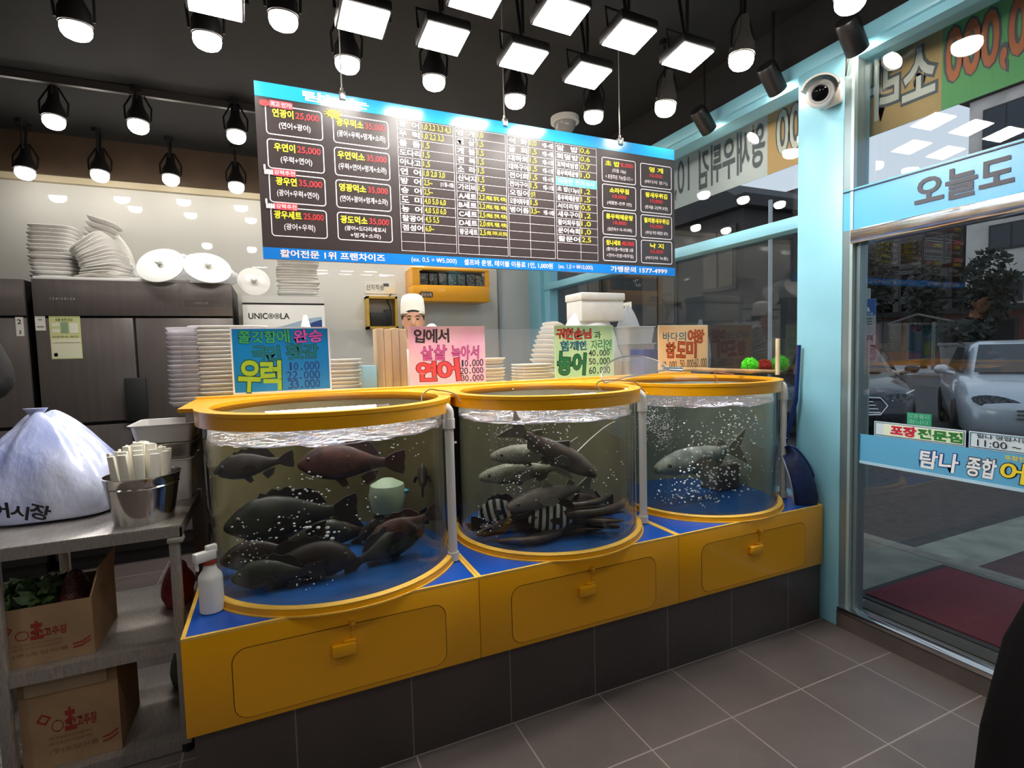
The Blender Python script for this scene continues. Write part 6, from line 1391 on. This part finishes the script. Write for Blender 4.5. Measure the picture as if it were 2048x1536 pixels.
def body(J, hands=True, fem=0):
    """J: joints in local coordinates; one continuous figure with head, face and fingers"""
    ch = {'pelvis': (J['pelvis'], (.145, .115)), 'waist': (J['waist'], (.13, .10)), 'chest': (J['chest'], (.16, .12)), 'collar': (J['collar'], (.10, .08)), 'neck': (J['neck'], .056), 'skull': (J['head'], .06)}
    ed = [('pelvis', 'waist'), ('waist', 'chest'), ('chest', 'collar'), ('collar', 'neck'), ('neck', 'skull')]
    for s in 'LR':
        ch['sh' + s] = (J['sh' + s], .062); ch['el' + s] = (J['el' + s], .043); ch['wr' + s] = (J['wr' + s], (.03, .026)); ch['pa' + s] = (J['pa' + s], (.040, .018))
        ch['hip' + s] = (J['hip' + s], .088); ch['kn' + s] = (J['kn' + s], .058); ch['an' + s] = (J['an' + s], .04); ch['to' + s] = (J['to' + s], (.045, .03))
        ed += [('collar', 'sh' + s), ('sh' + s, 'el' + s), ('el' + s, 'wr' + s), ('wr' + s, 'pa' + s), ('pelvis', 'hip' + s), ('hip' + s, 'kn' + s), ('kn' + s, 'an' + s), ('an' + s, 'to' + s)]
    mb = bake(skin_mesh(ch, ed))
    h = Vector(J['head']); rs = []                               # head facing -Y
    for z, wx, fy, by in ((-.125, .035, .062, .0), (-.112, .052, .082, .02), (-.085, .064, .090, .05), (-.05, .072, .094, .082), (-.01, .077, .094, .096), (.03, .078, .094, .100), (.065, .073, .088, .094), (.095, .055, .066, .074), (.112, .03, .035, .042), (.117, .008, .01, .012)):
        rs.append([h + Vector((wx * math.cos(a), (fy if math.sin(a) < 0 else by) * math.sin(a), z)) for a in [2 * PI * k / 28 for k in range(28)]])
    mb.rings(rs)
    mb.rings([[h + Vector((w_ * math.cos(a), -.088 - d_ + w_ * .5 * math.sin(a), z)) for a in [2 * PI * k / 12 for k in range(12)]] for z, w_, d_ in ((.018, .008, .0), (.0, .010, .008), (-.02, .013, .018), (-.034, .017, .016), (-.042, .012, .004))])   # nose
    mb.ball(h + Vector((0, -.088, -.068)), .014, sc=(1.9, .7, .4)); mb.ball(h + Vector((0, -.086, -.079)), .014, sc=(1.6, .7, .45))   # lips
    mb.ball(h + Vector((0, -.080, .030)), .02, sc=(2.8, .7, .5))   # brow
    for s in (1, -1): mb.ball(h + Vector((s * .078, .012, -.008)), .03, sc=(.35, .65, 1.05))
    if hands:
        for s in 'LR':
            w_, p_ = Vector(J['wr' + s]), Vector(J['pa' + s]); d = (p_ - w_).normalized(); up = Vector((0, 0, 1)); sd = d.cross(up)
            sd = sd.normalized() if sd.length > .1 else Vector((1, 0, 0)); dn = d.cross(sd).normalized() * (-1 if d.cross(sd).z > 0 else 1)
            for k, L in enumerate((.066, .075, .070, .055)):
                b0 = p_ + sd * (.030 - .02 * k); mb.tube([b0 - d * .03, b0 + d * L * .45, b0 + d * L * .8 + dn * L * .22, b0 + d * L * .95 + dn * L * .5], [.0095, .009, .008, .0065], 8)
            q = (w_ + p_) / 2; t_ = sd * (1 if s == 'R' else -1); mb.tube([q + t_ * .015, q + t_ * .045 + d * .025, q + t_ * .052 + d * .06 + dn * .015], [.012, .010, .0075], 8)
    return fuse(mb, .0075, 3)
def stand(h=1.75, arms=None):
    k = h / 1.75
    J = dict(pelvis=(0, 0, .95), waist=(0, 0, 1.08), chest=(0, 0, 1.27), collar=(0, .0, 1.43), neck=(0, -.005, 1.50), head=(0, -.02, 1.632))
    for s, sg in (('L', 1), ('R', -1)):
        J.update({'sh' + s: (sg * .19, .0, 1.41), 'el' + s: (sg * .25, .03, 1.13), 'wr' + s: (sg * .22, -.14, .98), 'pa' + s: (sg * .21, -.21, .95), 'hip' + s: (sg * .09, 0, .90), 'kn' + s: (sg * .10, -.01, .50), 'an' + s: (sg * .10, .02, .09), 'to' + s: (sg * .11, -.13, .035)})
    if arms: J.update(arms)
    return {a: tuple(c * k for c in b) for a, b in J.items()}
def garment(J, kind, grow=.02, col=None):
    ch = {}; ed = []; g = grow
    if kind in ('coat', 'jacket'):
        ch = {'pelvis': (J['pelvis'], (.165 + g, .135 + g)), 'waist': (J['waist'], (.145 + g, .118 + g)), 'chest': (J['chest'], (.165 + g, .13 + g)), 'collar': (J['collar'], (.11 + g, .085 + g))}
        ed = [('pelvis', 'waist'), ('waist', 'chest'), ('chest', 'collar')]
        for s in 'LR':
            e, w_ = Vector(J['el' + s]), Vector(J['wr' + s])
            ch['sh' + s] = (J['sh' + s], .066 + g); ch['el' + s] = (J['el' + s], .05 + g); ch['cu' + s] = (tuple(e + (w_ - e) * .92), .036 + g); ed += [('collar', 'sh' + s), ('sh' + s, 'el' + s), ('el' + s, 'cu' + s)]
    else:
        ch = {'pelvis': (J['pelvis'], (.155 + g, .125 + g))}
        for s in 'LR':
            ch['hip' + s] = (J['hip' + s], .095 + g); ch['kn' + s] = (J['kn' + s], .066 + g); a = Vector(J['an' + s]); ch['an' + s] = (tuple(a + Vector((0, 0, .02))), .052 + g); ed += [('pelvis', 'hip' + s), ('hip' + s, 'kn' + s), ('kn' + s, 'an' + s)]
    return bake(skin_mesh(ch, ed))
SKIN = mat('warm skin', (206, 156, 128), .5, noise=.08, nscale=20)
def person(label, loc, yaw, J, top, topm, legm=None, shoe=True, grow=.02):
    t = bpy.data.objects.new('x', None)
    me = body(J); o = build('person', me, SKIN, None, (0, 0, 0), sharp=80); tag(o, label, 'person')
    build('jacket' if top == 'jacket' else 'coat', garment(J, top, grow), topm, o, sharp=80)
    build('trousers', garment(J, 'legs', .01), legm, o, sharp=80)
    for s in 'LR':
        a, tt2 = Vector(J['an' + s]), Vector(J['to' + s]); m = MB(); m.tube([a + Vector((0, .03, -.035)), (a + tt2) / 2 + Vector((0, 0, -.01)), tt2 + Vector((0, -.01, .008))], [.052, .054, .046], 12, flat=.85); 
        m.v = [(v[0], v[1], max(v[2], .0)) for v in m.v]; build('shoe', m, BLK, o, sharp=80)
    hd = Vector(J['head']); m = MB(); rs = []
    for z, w_, fy, by in ((-.06, .078, -.03, .094), (-.01, .083, -.02, .106), (.035, .085, .075, .110), (.07, .08, .09, .103), (.10, .062, .074, .084), (.120, .03, .036, .042)):
        rs.append([hd + Vector((w_ * math.cos(a), (fy if math.sin(a) < 0 else by) * math.sin(a), z)) for a in [2 * PI * k / 28 for k in range(28)]])
    build('hair', m.rings(rs), mat('black hair', (22, 18, 18), .6), o, sharp=80)
    for s in (1, -1):
        e = build('eye', MB().ball(hd + Vector((s * .031, -.0885, .010)), .0105, 12, 8, sc=(1.35, .5, .5)), INKB, o); 
        b_ = MB().tube([hd + Vector((s * .014, -.095, .030)), hd + Vector((s * .032, -.094, .036)), hd + Vector((s * .052, -.082, .031))], [.003, .004, .0025], 6); build('eyebrow', b_, INKB, o)
    o.location = loc; o.rotation_euler = (0, 0, yaw); return o
# the chef behind the counter
hp_ = P(826, 640, 1, 4.0); J = stand(1.80, dict(elR=(-.27, -.05, 1.16), wrR=(-.17, -.24, 1.08), paR=(-.11, -.29, 1.07), elL=(.27, -.05, 1.16), wrL=(.17, -.24, 1.08), paL=(.11, -.29, 1.07)))
ez = J['head'][2] + .01
ch_ = person('person in a white chef hat and white coat standing behind the counter', (hp_.x, 4.0, hp_.z - ez), math.radians(-12), J, 'coat', mat('white chef coat', (228, 228, 226), .7), mat('dark trousers', (40, 40, 46), .8))
fl = build('duckboard', MB().box(.3, 1.6, 3.72, 4.3, 0, max(.01, hp_.z - ez - .001)), mat('grey duckboard', (90, 88, 84), .8)); tag(fl, 'grey duckboard under the feet of the chef', 'board')
hd = Vector(J['head']); m = MB().lathe([(.088, .040), (.090, .042), (.091, .075), (.089, .12), (.084, .165), (.070, .19), (.04, .203), (.001, .207)], hd + Vector((0, .006, 0)), 36, caps=False)
def worn(name, m, mt, o): c = build(name, m, mt, None, (0, 0, 0), sharp=80); c.parent = o
worn('chef_hat', m, mat('white chef hat cloth', (240, 238, 232), .7), ch_)
m = MB().lathe([(.0885, .038), (.0925, .038), (.0925, .052), (.0905, .052)], hd + Vector((0, .006, 0)), 36, caps=False, closed=True); worn('hat_band', m, mat('brown hat edge', (120, 88, 70), .7), ch_)
# person at the left edge, only an elbow in view
Pe = P(16, 772, 1, 3.15); J2 = stand(1.78, dict(elL=(.30, .02, 1.16), wrL=(.10, -.16, 1.10), paL=(.03, -.19, 1.10)))
k_ = Vector(J2['elL']); yw = math.radians(-8); kr = Matrix.Rotation(yw, 3, 'Z') @ k_
DK = mat('dark quilted jacket', (20, 16, 18), .75, noise=.3, nscale=12, bump=.3, bscale=25)
lp = person('person in a dark jacket at the left edge, only the elbow showing', (Pe.x - .02 - kr.x, 3.15 - kr.y, max(0, Pe.z - kr.z)), yw, J2, 'jacket', DK, mat('dark trousers', (40, 40, 46)), grow=.035)
st2 = build('step_board', MB().box(lp.location.x - .35, lp.location.x + .35, lp.location.y - .3, lp.location.y + .3, 0, max(.01, lp.location.z - .001)), MATS['grey duckboard']); tag(st2, 'grey step board under the person at the left edge', 'board')
# person at the lower right, close to the camera, long black coat
J3 = stand(1.66, dict(elL=(.20, .06, 1.14), wrL=(.12, -.1, 1.0), paL=(.07, -.15, .97), elR=(-.20, .06, 1.14), wrR=(-.12, -.1, 1.0), paR=(-.07, -.15, .97))); rp = person('person in a long black coat at the lower right corner, coat edge only', (2.07, .495, 0), math.radians(100), J3, 'coat', mat('black wool coat', (10, 9, 10), .95, noise=.3, nscale=14, spec=.1), mat('dark trousers', (40, 40, 46)), grow=.03)
rs = []
for z, a_, b_ in ((1.02, .19, .165), (.9, .225, .20), (.75, .28, .25), (.6, .33, .30), (.3, .375, .35), (.14, .385, .365), (.14, .37, .35), (.3, .36, .335), (.6, .31, .28), (.9, .205, .18), (1.02, .17, .15)):
    rs.append([Vector((a_ * (1 + .03 * math.sin(7 * t)) * math.cos(t), b_ * (1 + .03 * math.sin(7 * t)) * math.sin(t), z)) for t in [2 * PI * k / 40 for k in range(40)]])
worn('coat_skirt', MB().rings(rs, caps=False), MATS['black wool coat'], rp)

# ------------------------------------------------------------------ tidy: the glyph source is not part of the place
bpy.data.objects.remove(_fo); bpy.data.scenes.remove(_fs)
